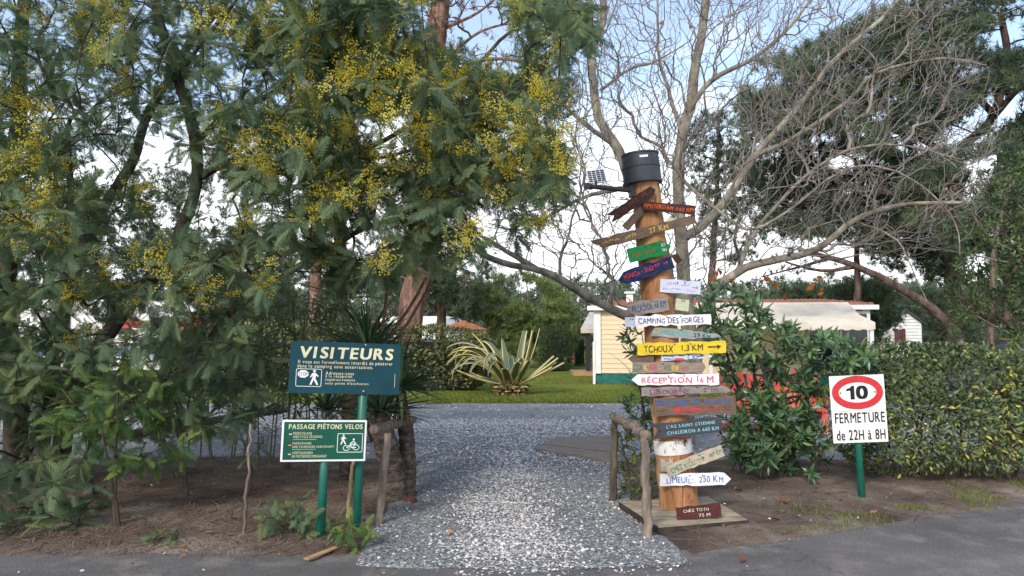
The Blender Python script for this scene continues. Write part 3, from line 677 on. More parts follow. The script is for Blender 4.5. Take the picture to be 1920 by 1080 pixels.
def walker(mb, cx, cz, s, y=-.003, flip=1):
    """walking figure of traffic signs, height s"""
    def q(pts): mb.poly([(cx + flip * x * s, y, cz + z * s) for x, z in pts], [tuple(range(len(pts)))])
    q([(.02 + .09 * math.cos(a), .42 + .09 * math.sin(a)) for a in np.linspace(0, 2 * math.pi, 13)[:-1]])
    q([(-.10, .30), (.12, .30), (.13, .10), (.09, -.06), (-.10, -.06), (-.09, .1)])
    y -= .0006; q([(-.10, -.04), (.03, -.06), (-.16, -.50), (-.27, -.47)]); y -= .0006; q([(.0, -.05), (.10, -.05), (.30, -.46), (.19, -.50), (.02, -.2)])
    y -= .0006; q([(-.09, .30), (-.14, .26), (-.26, .02), (-.19, .0), (-.06, .18)]); q([(.10, .30), (.16, .25), (.30, .10), (.25, .04), (.08, .18)])
def ring(mb, cx, cz, rx, rz, t, y=-.003, n=40):
    pts = []; fc = []
    for i in range(n):
        a = 2 * math.pi * i / n; c, s_ = math.cos(a), math.sin(a); pts += [(cx + rx * c, y, cz + rz * s_), (cx + (rx - t) * c, y, cz + (rz - t) * s_)]
    for i in range(n): j = (i + 1) % n; fc.append((2 * i, 2 * j, 2 * j + 1, 2 * i + 1))
    mb.poly(pts, fc)
def rrect(w, h, r, n=4):
    o = []
    for cx, cz, a0_ in ((w / 2 - r, h / 2 - r, 0), (-w / 2 + r, h / 2 - r, 90), (-w / 2 + r, -h / 2 + r, 180), (w / 2 - r, -h / 2 + r, 270)):
        for i in range(n + 1): a = math.radians(a0_ + 90 * i / n); o.append((cx + r * math.cos(a), cz + r * math.sin(a)))
    return o
def frame_line(mb, cx, cz, w, h, r, t, y=-.003):
    a = rrect(w, h, r); b_ = rrect(w - 2 * t, h - 2 * t, r - t); n = len(a)
    mb.poly([(cx + p[0], y, cz + p[1]) for p in a] + [(cx + p[0], y, cz + p[1]) for p in b_], [(i, (i + 1) % n, (i + 1) % n + n, i + n) for i in range(n)])
def paint(name, c, rough=.6): return pmat(name, [tuple(x * .8 for x in c), c], scale=30, rough=rough, bump=0, spec=.3)
INK = {k: paint('paint_' + k, c) for k, c in dict(red=(.55, .035, .05), orange=(.72, .13, .03), yellow=(.75, .52, .05), darkred=(.30, .02, .025), navy=(.02, .04, .16), blue=(.03, .13, .42), black=(.012, .012, .012), green=(.03, .20, .10),
      purple=(.20, .03, .12), cyan=(.26, .50, .55), cream=(.72, .70, .48), white=(.80, .80, .80), pink=(.62, .06, .12), rust=(.28, .075, .035), faint=(.45, .30, .38), teal=(.12, .38, .34), gold=(.62, .42, .06)).items()}
def woodmat(name, a, b_, c=None, **k): return pmat(name, [(.32, a), (.5, b_), (.7, c or tuple(min(1, x * 1.4) for x in b_))], scale=9, stretch=(1, 9, 14), rough=.85, bump=.6, bscale=12, bdist=.006, spec=.15, **k)
WD = dict(brown=woodmat('brown_board', (.018, .012, .010), (.045, .030, .024)), redbrown=woodmat('maroon_board', (.022, .010, .009), (.06, .028, .025)), weather=woodmat('weathered_board', (.07, .048, .035), (.14, .10, .075)),
          green=woodmat('green_board', (.008, .11, .035), (.012, .17, .05), (.02, .21, .07)), navy=woodmat('navy_board', (.006, .010, .03), (.012, .022, .075), (.05, .06, .09)), sky=woodmat('pale_blue_board', (.42, .46, .58), (.52, .56, .68), (.6, .64, .74)),
          grey=woodmat('grey_board', (.12, .105, .095), (.24, .215, .195), (.36, .33, .30)), white=woodmat('white_board', (.62, .61, .61), (.76, .75, .76), (.82, .82, .82), fine=(6, (.42, .38, .34), .55, .64)), celadon=woodmat('celadon_board', (.38, .42, .28), (.5, .52, .36), (.6, .58, .42)),
          teal=woodmat('teal_washed_board', (.17, .17, .16), (.27, .30, .29), (.30, .48, .45)), yellow=woodmat('yellow_board', (.50, .36, .03), (.68, .50, .035), (.74, .58, .06), fine=(5, (.36, .26, .14), .8, .62)),
          taupe=woodmat('taupe_board', (.17, .13, .10), (.27, .21, .165), (.36, .29, .23)), slate=woodmat('slate_board', (.030, .034, .042), (.055, .062, .075)), pale=woodmat('bare_board', (.30, .24, .17), (.44, .37, .28), (.55, .48, .38)), maroon=woodmat('plum_plate', (.045, .014, .016), (.085, .028, .030)))
M_green = pmat('green_metal', [(.006, .095, .065), (.010, .135, .095)], scale=6, rough=.4, bump=.05, spec=.5, fine=(40, (.10, .16, .13), .5, .66))
M_steel = flat('screw', (.5, .5, .5), rough=.4, metal=.6)

# ------------------------------------------------------------------ log signpost
lb = G(1275, 964); DL = lb.y
lt = P(1207, 318, DL); RL0, RL1 = .168, .122
post = thing('signpost', 'tall leaning log signpost covered with hand-painted wooden direction boards', 'signpost', lb)
m, nt, b, out = newmat('peeled_log'); Lk = nt.links.new
n1 = noise(nt, 5, (1, 1, .16), detail=7, rough=.65); rp = ramp(nt, [(.28, (.15, .062, .028)), (.46, (.34, .155, .065)), (.6, (.46, .245, .115)), (.75, (.55, .37, .22))]); Lk(n1.outputs['Fac'], rp.inputs['Fac'])
n2 = noise(nt, 15, (1, 1, .55), detail=5, rough=.7); rq = ramp(nt, [(.55, (1, 1, 1)), (.64, (.45, .36, .3)), (.72, (.14, .09, .07))]); Lk(n2.outputs['Fac'], rq.inputs['Fac'])
mm = nt.nodes.new('ShaderNodeMix'); mm.data_type = 'RGBA'; mm.blend_type = 'MULTIPLY'; mm.inputs['Factor'].default_value = .85
n3 = noise(nt, 34, (1, 1, .035), detail=3); rk = ramp(nt, [(.60, (1, 1, 1)), (.66, (.30, .22, .17))]); Lk(n3.outputs['Fac'], rk.inputs['Fac']); mk = nt.nodes.new('ShaderNodeMix'); mk.data_type = 'RGBA'; mk.blend_type = 'MULTIPLY'; mk.inputs['Factor'].default_value = .8
Lk(rp.outputs['Color'], mm.inputs['A']); Lk(rq.outputs['Color'], mm.inputs['B']); Lk(mm.outputs['Result'], mk.inputs['A']); Lk(rk.outputs['Color'], mk.inputs['B']); Lk(mk.outputs['Result'], b.inputs['Base Color']); b.inputs['Roughness'].default_value = .75; b.inputs['Specular IOR Level'].default_value = .3
bp = nt.nodes.new('ShaderNodeBump'); bp.inputs['Strength'].default_value = .6; bp.inputs['Distance'].default_value = .012; Lk(n1.outputs['Fac'], bp.inputs['Height']); Lk(bp.outputs[0], b.inputs['Normal'])
M_log = m
def log_at(t): return lb.lerp(lt, t)
n = 40; pts = [log_at(i / n) + Vector((rng.normal(0, .003), rng.normal(0, .003), 0)) for i in range(n + 1)]
rad = [(RL0 + (RL1 - RL0) * (i / n)) * (1 + rng.normal(0, .015)) + (.02 if i == 0 else 0) for i in range(n + 1)]
mb = MB(); mb.tube(pts, rad, 28); mb.build('log', M_log, post, smooth=True)
LEAN = math.atan2(lt.x - lb.x, lt.z - lb.z)
def log_r(z): return RL0 + (RL1 - RL0) * min(1, max(0, z / lt.z))
def outline(Lh, h, shape, jag=.03):
    a, b_ = Lh / 2, h / 2
    if shape == 'right': o = [(-a, -b_), (a - b_ * 1.1, -b_), (a, 0), (a - b_ * 1.1, b_), (-a, b_)]
    elif shape == 'left': o = [(-a + b_ * 1.2, -b_), (a, -b_), (a, b_), (-a + b_ * 1.2, b_), (-a, 0)]
    elif shape == 'swallow': o = [(-a * .97, -b_), (a - b_ * .8, -b_), (a, b_ * .1), (a - b_ * .5, b_), (-a, b_), (-a + b_ * 1.5, 0)]
    elif shape == 'slantL': o = [(-a + h * 1.1, -b_), (a * .98, -b_ * .8), (a, b_ * .7), (-a, b_)]
    elif shape == 'slantR': o = [(-a, -b_), (a, -b_ * .4), (a - h * 1.3, b_), (-a, b_)]
    elif shape == 'tail': o = [(-a, -b_), (a * .72, -b_), (a * .86, -b_ * 1.6), (a, -b_ * .1), (a * .95, b_ * .8), (-a * .98, b_)]
    elif shape == 'point': o = [(-a, -b_ * .8), (a * .2, -b_ * .95), (a, -b_ * .2), (a * .85, b_ * .45), (-a * .9, b_)]
    elif shape == 'fork': o = [(-a, -b_), (-a + h * .7, 0), (-a + h * .1, b_), (a - h * .3, b_), (a, -b_ * .2), (a - h * .5, -b_)]
    else: o = [(-a, -b_), (a, -b_), (a, b_), (-a, b_)]
    r_ = []
    for i in range(len(o)):
        p, q = Vector(o[i]), Vector(o[(i + 1) % len(o)]); k = max(1, int((q - p).length / (h * .45)))
        for j in range(k):
            w_ = p.lerp(q, j / k)
            if j: w_ += Vector((random.gauss(0, jag * h * .5), random.gauss(0, jag * h)))
            r_.append((w_.x, w_.y))
    return r_
def board(x0, y0, x1, y1, hpx, shape, wood, label, texts=(), layer=0, yaw=0.0, jag=.03, extra=None, name='direction_board', thick=.02, dist=None):
    z_ = P((x0 + x1) / 2, (y0 + y1) / 2, DL).z; d = dist or DL - log_r(z_) - .014 - .026 * layer
    c = P((x0 + x1) / 2, (y0 + y1) / 2, d); s = d / F; Lh = math.hypot(x1 - x0, y1 - y0) * s; h = hpx * s; roll = math.atan2(y0 - y1, x1 - x0)
    mb = MB(); mb.prism(outline(Lh, h, shape, jag), 0, thick)
    o = mb.build(name, WD[wood], post, world=False, label=label)
    o.location = c - lb; o.rotation_euler = (0, -roll, math.radians(yaw))
    for t in texts:
        tx, u, v, w, hh, ink = t[:6]; kw = dict(hand=.7, bold=.010, y=-.0025); kw.update(t[6] if len(t) > 6 else {})
        letters(tx, u * Lh, v * h, w * Lh, hh * h, **kw).build('lettering', INK[ink], o, world=False)
    if extra:
        for fn, ink in extra:
            m2 = MB(); fn(m2, Lh, h); m2.build('painted_mark', INK[ink], o, world=False)
    m2 = MB()
    for u in (-.08, .1): m2.lathe([(.006, 0), (.006, .004)], (0, 0, 0), 8); m2.v[-16:] = [(u * Lh + p[0], -.004 + p[2], .32 * h + p[1]) for p in m2.v[-16:]]
    m2.build('nail', M_dark, o, world=False)
    return o
def arrow(cx, cz, w, h, sgn=1, y=-.0028, t=.28):
    def fn(mb, Lh, H):
        a = w * Lh / 2 * sgn; q = h * H / 2; X, Z = cx * Lh, cz * H
        mb.poly([(X - a, y, Z - q * t), (X + a * .45, y, Z - q * t * .8), (X + a * .40, y, Z - q), (X + a, y, Z), (X + a * .40, y, Z + q), (X + a * .45, y, Z + q * t * .8), (X - a, y, Z + q * t)], [(0, 1, 5, 6), (1, 2, 3, 4, 5)])
    return fn
def blob(cx, cz, w, h, y=-.0028):
    def fn(mb, Lh, H): mb.poly([(cx * Lh + w * Lh / 2 * math.cos(a) * (1 + .25 * math.sin(3 * a)), y, cz * H + h * H / 2 * math.sin(a)) for a in np.linspace(0, 6.28, 15)[:-1]], [tuple(range(14))])
    return fn
def scrawl(cx, cz, w, h, n, y=-.0027):
    def fn(mb, Lh, H):                          # worn lettering that can no longer be read
        for i in range(n):
            x = (cx - w / 2 + w * (i + .5) / n) * Lh; dx = w * Lh / n
            for k in range(random.choice((2, 3))):
                a = Vector((x + random.uniform(-.3, .3) * dx, (cz + random.uniform(-.5, .1) * h) * H)); e = a + Vector((random.uniform(-.3, .3) * dx, random.uniform(.3, .8) * h * H))
                if e.y > (cz + h / 2) * H: e.y = (cz + h / 2) * H
                t_ = dx * .10; mb.poly([(a.x - t_, y, a.y), (a.x + t_, y, a.y), (e.x + t_, y, e.y), (e.x - t_, y, e.y)], [(0, 1, 2, 3)]); y_ = (a.y + e.y) / 2
            mb.poly([(x - dx * .3, y - .0005, y_ - t_), (x + dx * .25, y - .0005, y_ - t_), (x + dx * .25, y - .0005, y_ + t_), (x - dx * .3, y - .0005, y_ + t_)], [(0, 1, 2, 3)])
    return fn
def guitar(mb, Lh, H):
    ring(mb, .16 * Lh, -.02 * H, .065 * Lh, .36 * H, .004); ring(mb, .27 * Lh, .02 * H, .045 * Lh, .24 * H, .004); mb.poly([(.30 * Lh, -.0032, .0), (.48 * Lh, -.0032, .10 * H), (.48 * Lh, -.0032, .2 * H), (.30 * Lh, -.0032, .10 * H)], [(0, 1, 2, 3)])
def flower(mb, Lh, H):
    for k in range(6):
        a = k * 1.047; mb.poly([(-.42 * Lh + .13 * H * math.cos(a + q_) * r_, -.0028, .18 * H + .22 * H * math.sin(a + q_) * r_) for q_, r_ in ((0, .3), (.35, .9), (0, 1.2), (-.35, .9))], [(0, 1, 2, 3)])
board(1172, 428, 1205, 391, 15, 'rect', 'weather', 'short bare grey-brown offcut', layer=0)
board(1141, 411, 1229, 353, 18, 'fork', 'brown', 'dark brown forked board with faded red lettering', layer=1, extra=[(scrawl(-.25, -.05, .26, .5, 6), 'darkred'), (scrawl(.03, .02, .2, .5, 5), 'darkred'), (scrawl(.27, .06, .12, .45, 2), 'darkred')])
board(1205, 385, 1304, 394, 17, 'rect', 'redbrown', 'dark maroon board lettered in orange', [('AMSTERDAM', -.2, 0, .56, .58, 'orange'), ('1162 KM', .3, -.02, .34, .50, 'orange')], layer=2)
board(1254, 408, 1262, 416, 22, 'rect', 'celadon', 'small grey-green plate', layer=0)
board(1108, 461, 1306, 409, 20, 'slantL', 'weather', 'long weathered brown board with yellow lettering', [('27 KM', .14, -.02, .18, .55, 'gold')], layer=1, jag=.05, extra=[(scrawl(-.32, -.02, .17, .34, 7), 'gold'), (scrawl(-.13, -.04, .11, .42, 5), 'gold')])
board(1178, 480, 1259, 461, 27, 'right', 'green', 'bright green arrow board', [('FORD', -.31, -.05, .20, .36, 'rust'), ('MOGLUS', -.02, 0, .28, .36, 'rust'), ('FLY', .33, .2, .09, .26, 'white'), ('10H', .33, -.14, .09, .24, 'white')], layer=1)
board(1265, 478, 1275, 492, 12, 'rect', 'redbrown', 'little red-brown offcut', layer=0)
board(1159, 526, 1262, 491, 24, 'left', 'navy', 'navy blue board lettered in red', [('MUNICH', -.25, .08, .28, .42, 'red'), ('-', -.06, .08, .03, .06, 'red'), ('1162', .07, .1, .15, .42, 'red'), ('KM', .22, .16, .09, .26, 'red')], layer=1, extra=[(arrow(.38, .14, .08, .28), 'red')], jag=.05)
board(1238, 535, 1314, 540, 25, 'rect', 'sky', 'pale blue plate with faded lettering and red arrow', layer=0, extra=[(scrawl(-.18, .16, .3, .24, 5), 'faint'), (scrawl(.12, .14, .22, .2, 6), 'faint'), (scrawl(-.12, -.2, .28, .2, 5), 'faint'), (scrawl(.25, -.28, .2, .2, 5), 'faint'), (arrow(.36, .0, .16, .26, t=.2), 'orange'), (arrow(-.37, -.22, .14, .2, -1, t=.2), 'faint')])
board(1175, 581, 1253, 569, 25, 'left', 'grey', 'grey board lettered in dark blue', [('ARCACHON', -.13, -.02, .48, .58, 'navy'), ('46 KM', .30, .02, .27, .56, 'navy')], layer=0, yaw=-6)
board(1267, 570, 1293, 573, 22, 'rect', 'celadon', 'small pale green blank plate', layer=0, yaw=14)
board(1172, 604, 1196, 604, 18, 'rect', 'sky', 'small light grey end of a hidden board', layer=0)
board(1191, 602, 1333, 599, 20, 'rect', 'white', 'white board naming the campsite in blue', [('CAMPiNG DES FORGES', -.03, 0, .86, .66, 'navy')], layer=1, jag=.05)
board(1221, 622, 1353, 630, 19, 'point', 'teal', 'grey board washed with teal', [('MEXICO', -.17, .05, .38, .55, 'teal'), ('29 KM', .22, -.08, .24, .50, 'navy')], layer=0, extra=[(flower, 'gold')])
board(1195, 655, 1361, 650, 22, 'rect', 'yellow', 'yellow board with black lettering and arrow', [('YCHOUX', -.26, -.02, .33, .70, 'black'), ('1,3 KM', .12, -.02, .24, .60, 'black')], layer=1, extra=[(arrow(.37, .02, .15, .40), 'black')])
board(1178, 673, 1226, 673, 15, 'left', 'weather', 'dark unlettered arrow stub', layer=0)
board(1240, 670, 1323, 669, 14, 'slantR', 'sky', 'narrow grey plate with a drawn guitar', [('FRICEEE', -.33, .22, .24, .3, 'navy'), ('Avoir', -.04, .25, .12, .3, 'navy')], layer=0, extra=[(scrawl(-.33, -.25, .24, .3, 9), 'navy'), (blob(-.1, -.28, .22, .35), 'pink'), (guitar, 'navy')])
board(1186, 689, 1323, 688, 20, 'tail', 'taupe', 'taupe board lettered in green, yellow and red', [('DA', -.42, 0, .11, .62, 'green'), ('K', -.32, 0, .05, .6, 'yellow'), ('AR', -.22, 0, .11, .6, 'pink'), ('45', -.03, -.03, .09, .56, 'green'), ('08', .08, -.08, .09, .5, 'yellow'), ('KM', .21, -.1, .1, .4, 'pink')], layer=1)
board(1185, 712, 1348, 711, 20, 'left', 'white', 'white arrow board lettered in red', [('RÉCEPTiON', -.10, 0, .58, .74, 'pink'), ('16 M', .34, 0, .19, .70, 'pink')], layer=1)
board(1203, 735, 1377, 731, 17, 'slantR', 'grey', 'weathered grey board with purple lettering', [('LIBOURNE', -.2, -.02, .42, .62, 'purple'), ('2', .18, .05, .03, .5, 'purple'), ('KM', .28, .05, .07, .45, 'purple')], layer=0, jag=.05)
board(1226, 764, 1379, 759, 34, 'rect', 'weather', 'broad grey-brown plank with blue lettering and red arrow', [('Péninsule De', -.2, .25, .53, .34, 'blue'), ('VALDES', .27, .26, .34, .26, 'blue')], layer=1, extra=[(scrawl(.2, -.16, .2, .3, 6), 'red'), (scrawl(.36, -.2, .06, .24, 2), 'red'), (arrow(-.1, -.18, .36, .44, -1, t=.32), 'red')])
board(1219, 810, 1356, 796, 28, 'swallow', 'slate', 'slate-coloured swallowtail board lettered in pale blue', [("L'AS SAINT ETIENNE", .06, .22, .66, .24, 'cyan', dict(hand=.25, bold=.03)), ('CHAUDRON A 665 KM', .08, -.20, .70, .26, 'cyan', dict(hand=.25, bold=.03))], layer=1)
board(1239, 872, 1262, 872, 24, 'rect', 'pale', 'small rough wood block', layer=0, thick=.05, jag=.06)
board(1251, 884, 1355, 845, 21, 'rect', 'pale', 'tilted bare plank lettered in green', [('CHEZ RIOU', -.22, -.05, .42, .58, 'green'), ('469 KM', .36, .02, .22, .42, 'green')], layer=2, extra=[(arrow(.1, .02, .14, .44, t=.14), 'green')])
board(1238, 900, 1370, 898, 22, 'right', 'white', 'white arrow board lettered in blue', [('LIMEUIL:', -.22, 0, .37, .66, 'blue'), ('250 KM', .22, .02, .34, .62, 'blue')], layer=1)
board(1269, 964, 1352, 957, 24, 'rect', 'maroon', 'plum plate leaning at the foot, lettered in cream', [('CHEZ TOTO', -.06, .2, .58, .26, 'cream', dict(hand=.4, bold=.005)), ('75 M', .12, -.24, .26, .26, 'cream', dict(hand=.4, bold=.005))], layer=1, yaw=4, dist=G(1310, 974, .067).y)
# old white paint band round the log
M_peel = pmat('peeling_white_paint', [(.34, (.05, .035, .03)), (.42, (.62, .60, .58)), (.8, (.72, .71, .69))], scale=9, rough=.7, bump=.4, bscale=14, bdist=.004, stretch=(1, 1, .7))
mb = MB(); z0, z1 = P(1276, 848, DL).z, P(1276, 822, DL).z
mb.tube([log_at(z / lt.z) for z in (z0, (z0 + z1) / 2, z1)], [log_r(z) + .006 for z in (z0, z0, z1)], 28, cap=False); band = mb.build('paint_band', M_peel, post, smooth=True, label='peeling white painted band round the log')
c = P(1276, 829, DL - log_r(z0) - .010); mbt = letters('DOM', 0, 0, .13, .03, y=0, hand=.6); mbt.v = [(p[0] + c.x, c.y + (p[0] ** 2) * 3.0, p[2] + c.z) for p in mbt.v]; mbt.build('lettering', INK['black'], band)

# black bucket turned over the top of the log
bt = P(1205, 345, DL); bc = P(1204, 290, DL)
M_drum = pmat('grey_plastic', [(.035, .040, .050), (.050, .056, .068)], scale=10, rough=.55, bump=.12, spec=.35)
buck = thing('bucket', 'dark grey bucket turned upside down over the log signpost', 'bucket', bt, rot=(0, LEAN * .9, 0))
hB = (bc.z - bt.z) * 1.02; rB = 36 * DL / F
prof = [(rB * 1.04, 0), (rB * 1.05, .012), (rB * 1.0, .018), (rB * .985, hB * .50), (rB * 1.02, hB * .52), (rB * 1.02, hB * .55), (rB * .975, hB * .57), (rB * .95, hB * .93), (rB * .99, hB * .95), (rB * .98, hB), (rB * .9, hB + .004)]
mb = MB(); mb.lathe(prof, (0, 0, 0), 40); mb.build('shell', M_drum, buck, world=False, smooth=False)
mb = MB(); mb.prism(rrect(.075, .02, .005), -rB * .985, -rB * .90); mb.v = [(x, y, z + hB * .80) for x, y, z in mb.v]; mb.build('maker_plate', M_white, buck, world=False)
# solar lamp on an arm beside the bucket
sb = P(1186, 356, DL - .03)
sol = thing('solar_lamp', 'small solar panel on a black arm beside the bucket', 'solar lamp', sb)
mb = MB(); mb.tube([P(1184, 357, DL - .05), P(1150, 354, DL - .04), P(1104, 349, DL - .0)], .022, 12); mb.build('arm', M_dark, sol)
mb = MB(); mb.box(P(1187, 356, DL - .02), (.07, .09, .13)); mb.build('bracket', M_dark, sol)
mb = MB(); mb.box(P(1100, 349, DL), (.05, .06, .05)); mb.build('lamp_head', M_dark, sol)
M_cell = flat('solar_cell', (.012, .025, .085), rough=.2, spec=.6)
pc = P(1118, 331, DL + .06); Rm = Matrix.Rotation(math.radians(-24), 3, 'X') @ Matrix.Rotation(math.radians(-8), 3, 'Y')
mb = MB(); mb.box(pc, (.17, .015, .14), M=Rm); pan = mb.build('panel', M_white, sol)
mb = MB()
for i in range(4):
    for j in range(6): mb.box(pc + Rm @ Vector((-.058 + i * .039, -.0095, -.053 + j * .0212)), (.031, .004, .0135), M=Rm)
mb.build('cells', M_cell, pan, kind='stuff')
mb = MB(); mb.bar(P(1118, 338, DL + .06), P(1118, 352, DL - .02), .02); mb.build('stay', M_dark, sol)
# slab under the log
cs = [G(1163, 955), G(1236, 1004), G(1402, 989), G(1328, 944)]
M_ply = pmat('weathered_plywood', [(.3, (.17, .135, .095)), (.5, (.34, .285, .20)), (.7, (.46, .40, .30))], scale=5, stretch=(1, 3, 1), rough=.85, bump=.4, bscale=20)
slab = MB(); slab.poly([c + Vector((0, 0, .065)) for c in cs] + [c + Vector((0, 0, .02)) for c in cs], [(0, 1, 2, 3), (7, 6, 5, 4), (0, 4, 5, 1), (1, 5, 6, 2), (2, 6, 7, 3), (3, 7, 4, 0)])
so = slab.build('base_slab', M_ply); tag(so, 'pale square wooden slab under the log signpost', 'slab')
M_edge = pmat('dark_board_edge', [(.03, .022, .018), (.07, .052, .042)], scale=8, rough=.9, bump=.4)
mb = MB()
for i in range(4): mb.bar(cs[i] + Vector((0, 0, .03)), cs[(i + 1) % 4] + Vector((0, 0, .03)), .03, .06)
link('edge_board', mb.mesh('edge_board'), M_edge, so, world=False)

# ------------------------------------------------------------------ metal signs on green posts
M_navysign = pmat('dark_green_enamel', [(.004, .040, .055), (.006, .056, .072)], scale=4, rough=.5, bump=.03, spec=.25)
M_grnsign = pmat('green_enamel', [(.006, .075, .045), (.008, .095, .058)], scale=4, rough=.5, bump=.03, spec=.25)
def sign_root(name, label, px, py, yaw, roll):
    g = G(px, py); g.z = float(ground_h(np.array([g.x]), np.array([g.y]))[0]); o = thing(name, label, 'sign', g, rot=(0, math.radians(roll), math.radians(yaw))); return o, g
def sign_board_origin(o, g, cx, cy, dy=.0):
    d = g.y + dy; c = P(cx, cy, d); R = o.rotation_euler.to_matrix(); return R.inverted() @ (c - g), d / F
def add_post(o, ztop, r=.03, x=0, y=.035):
    mb = MB(); mb.tube([(x, y, -.25), (x, y, ztop * .5), (x, y, ztop)], r, 16); p = mb.build('post', M_green, o, world=False, smooth=True); return p
def at_(mb, c): mb.v = [(p[0] + c.x, p[1] + c.y, p[2] + c.z) for p in mb.v]; return mb
# VISITEURS
o, g = sign_root('visitor_sign', 'dark blue-green sign headed VISITEURS on a green post', 668, 1004, 14, 2.2)
c, s = sign_board_origin(o, g, 648, 690); s *= 1.02; c.y = -.012
add_post(o, c.z + 44 * s, .034)
mb = MB(); mb.prism(rrect(197 * s, 93 * s, 5 * s), 0, .006); bd = at_(mb, c).build('board', M_navysign, o, world=False)
def T(s_, x, y, w, h, ink='cream', **k): at_(letters(s_, (x - 648) * s, (690 - y) * s, w * s, h * s, **k), c).build('lettering', INK[ink], bd, world=False)
T('VISITEURS', 650, 663, 166, 21, bold=.045, shear=.10)
T('Il vous est formellement interdit de pénétrer', 648, 681, 168, 8, bold=.012, gap=.14); T('dans le camping sans autorisation.', 630, 688.5, 134, 8, bold=.012, gap=.14)
for i, (t_, w_) in enumerate((('Adressez-vous', 50), ('à la réception', 47), ('impérativement', 53), ("sous peine d'exclusion", 77))): T(t_, 613 + w_ / 2, 699.5 + 6.2 * i, w_, 6.2, bold=.01, gap=.14)
mb = MB(); frame_line(mb, -64 * s, -18.5 * s, 45 * s, 32 * s, 3 * s, 1 * s); walker(mb, -55 * s, -18 * s, 27 * s); at_(mb, c).build('pictogram', INK['white'], bd, world=False)
mb = MB(); mb.poly([((-74 + 10 * math.cos(a)) * s, -.0036, (-12 + 7.2 * math.sin(a)) * s) for a in np.linspace(.39, 6.67, 9)[:-1]], [tuple(range(8))]); at_(mb, c).build('stop_octagon', INK['white'], bd, world=False)
at_(letters('STOP', -74 * s, -12 * s, 15 * s, 6 * s, y=-.0046), c).build('lettering', INK['black'], bd, world=False)
mb = MB(); mb.poly([(89 * s, -.003, -8 * s), (89.7 * s, -.003, -8 * s), (89.7 * s, -.003, -33 * s), (89 * s, -.003, -33 * s)], [(0, 1, 2, 3)]); at_(mb, c).build('maker_line', INK['cream'], bd, world=False)
for zz in (43, -41):
    mb = MB(); mb.lathe([(.007, 0), (.006, .004), (.002, .006)], (0, 0, 0), 10); mb.v = [(x + .0 + c.x * 0 + 32 * s * 0 + (0), -.006 - z + c.y, y + c.z + zz * s) for x, y, z in mb.v]; mb.build('screw', M_steel, bd, world=False)
# PASSAGE PIETONS VELOS
o, g = sign_root('crossing_sign', 'green sign headed PASSAGE PIETONS VELOS with white border', 601, 1013, 17, 2.2)
c, s = sign_board_origin(o, g, 608, 826); s *= 1.04; c.y = -.012
add_post(o, c.z + 20 * s, .034, x=0)
mb = MB(); mb.prism(rrect(147 * s, 73 * s, .004), 0, .005); bd = at_(mb, c).build('board', M_white, o, world=False)
mb = MB(); mb.prism(rrect(140 * s, 66 * s, .004), -.002, -.0003); at_(mb, c).build('face', M_grnsign, bd, world=False)
def T(s_, x, y, w, h, ink='cream', **k): at_(letters(s_, x * s, y * s, w * s, h * s, y=-.004, **k), c).build('lettering', INK[ink], bd, world=False)
T('PASSAGE PIÉTONS VELOS', 2, 26, 128, 11, bold=.03)
for i, (t_, w_) in enumerate((('PEDESTRIANS', 32), ('AND CYCLE CROSSING', 50), ('FUSSGÄNGER', 32), ('UND FAHRRÄDER DURCHFAHRT', 72), ('VOETGANGERS', 35), ('EN FIETSERSDOORGANG!!', 59))): T(t_, -54 + w_ / 2, (13, 7, -4, -10, -21, -27)[i], w_, 4.6, bold=.008, gap=.14)
mb = MB()
for yy in (1.8, -15.2): mb.poly([(-54 * s, -.004, yy * s), (-14 * s, -.004, yy * s), (-14 * s, -.004, (yy + .6) * s), (-54 * s, -.004, (yy + .6) * s)], [(0, 1, 2, 3)])
at_(mb, c).build('rule_line', INK['cream'], bd, world=False, kind='stuff'); mb = MB(); frame_line(mb, 45 * s, -4 * s, 45 * s, 34 * s, 2 * s, 1.1 * s, y=-.004); at_(mb, c).build('pictogram_frame', INK['white'], bd, world=False)
mb = MB(); walker(mb, 33 * s, 2 * s, 18 * s, y=-.004); at_(mb, c).build('walker_mark', INK['white'], bd, world=False); mb = MB()
ring(mb, 39 * s, -13 * s, 6 * s, 5 * s, 1.1 * s, y=-.004); ring(mb, 56 * s, -12 * s, 6 * s, 5 * s, 1.1 * s, y=-.004)
for a_, b2 in (((39, -13), (47, -7)), ((47, -7), (55, -6)), ((47, -12), (56, -12)), ((45, -6), (51, -1)), ((51, -1), (56, -6)), ((46, -7), (48, -13))):
    a2 = Vector(a_); d_ = (Vector(b2) - a2).normalized(); n_ = Vector((-d_.y, d_.x)) * .9; q = [a2 + n_, a2 - n_, Vector(b2) - n_, Vector(b2) + n_]
    mb.poly([(p.x * s, -.0042, p.y * s) for p in q], [(0, 1, 2, 3)])
mb.poly([((51.5 + 2 * math.cos(a)) * s, -.0042, (2 + 2 * math.sin(a)) * s) for a in np.linspace(0, 6.28, 9)[:-1]], [tuple(range(8))])
at_(mb, c).build('cyclist_mark', INK['white'], bd, world=False)
for yy, cols in ((11, ('white', 'pink', 'navy')), (-6, ('black', 'red', 'gold')), (-23, ('red', 'white', 'blue'))):
    for k_, ink in enumerate(cols):
        mb = MB(); mb.poly([(-61 * s, -.004, (yy + 1.5 - 1.3 * k_) * s), (-56 * s, -.004, (yy + 1.5 - 1.3 * k_) * s), (-56 * s, -.004, (yy + .2 - 1.3 * k_) * s), (-61 * s, -.004, (yy + .2 - 1.3 * k_) * s)], [(0, 1, 2, 3)]); at_(mb, c).build('flag_stripe', INK[ink], bd, world=False)
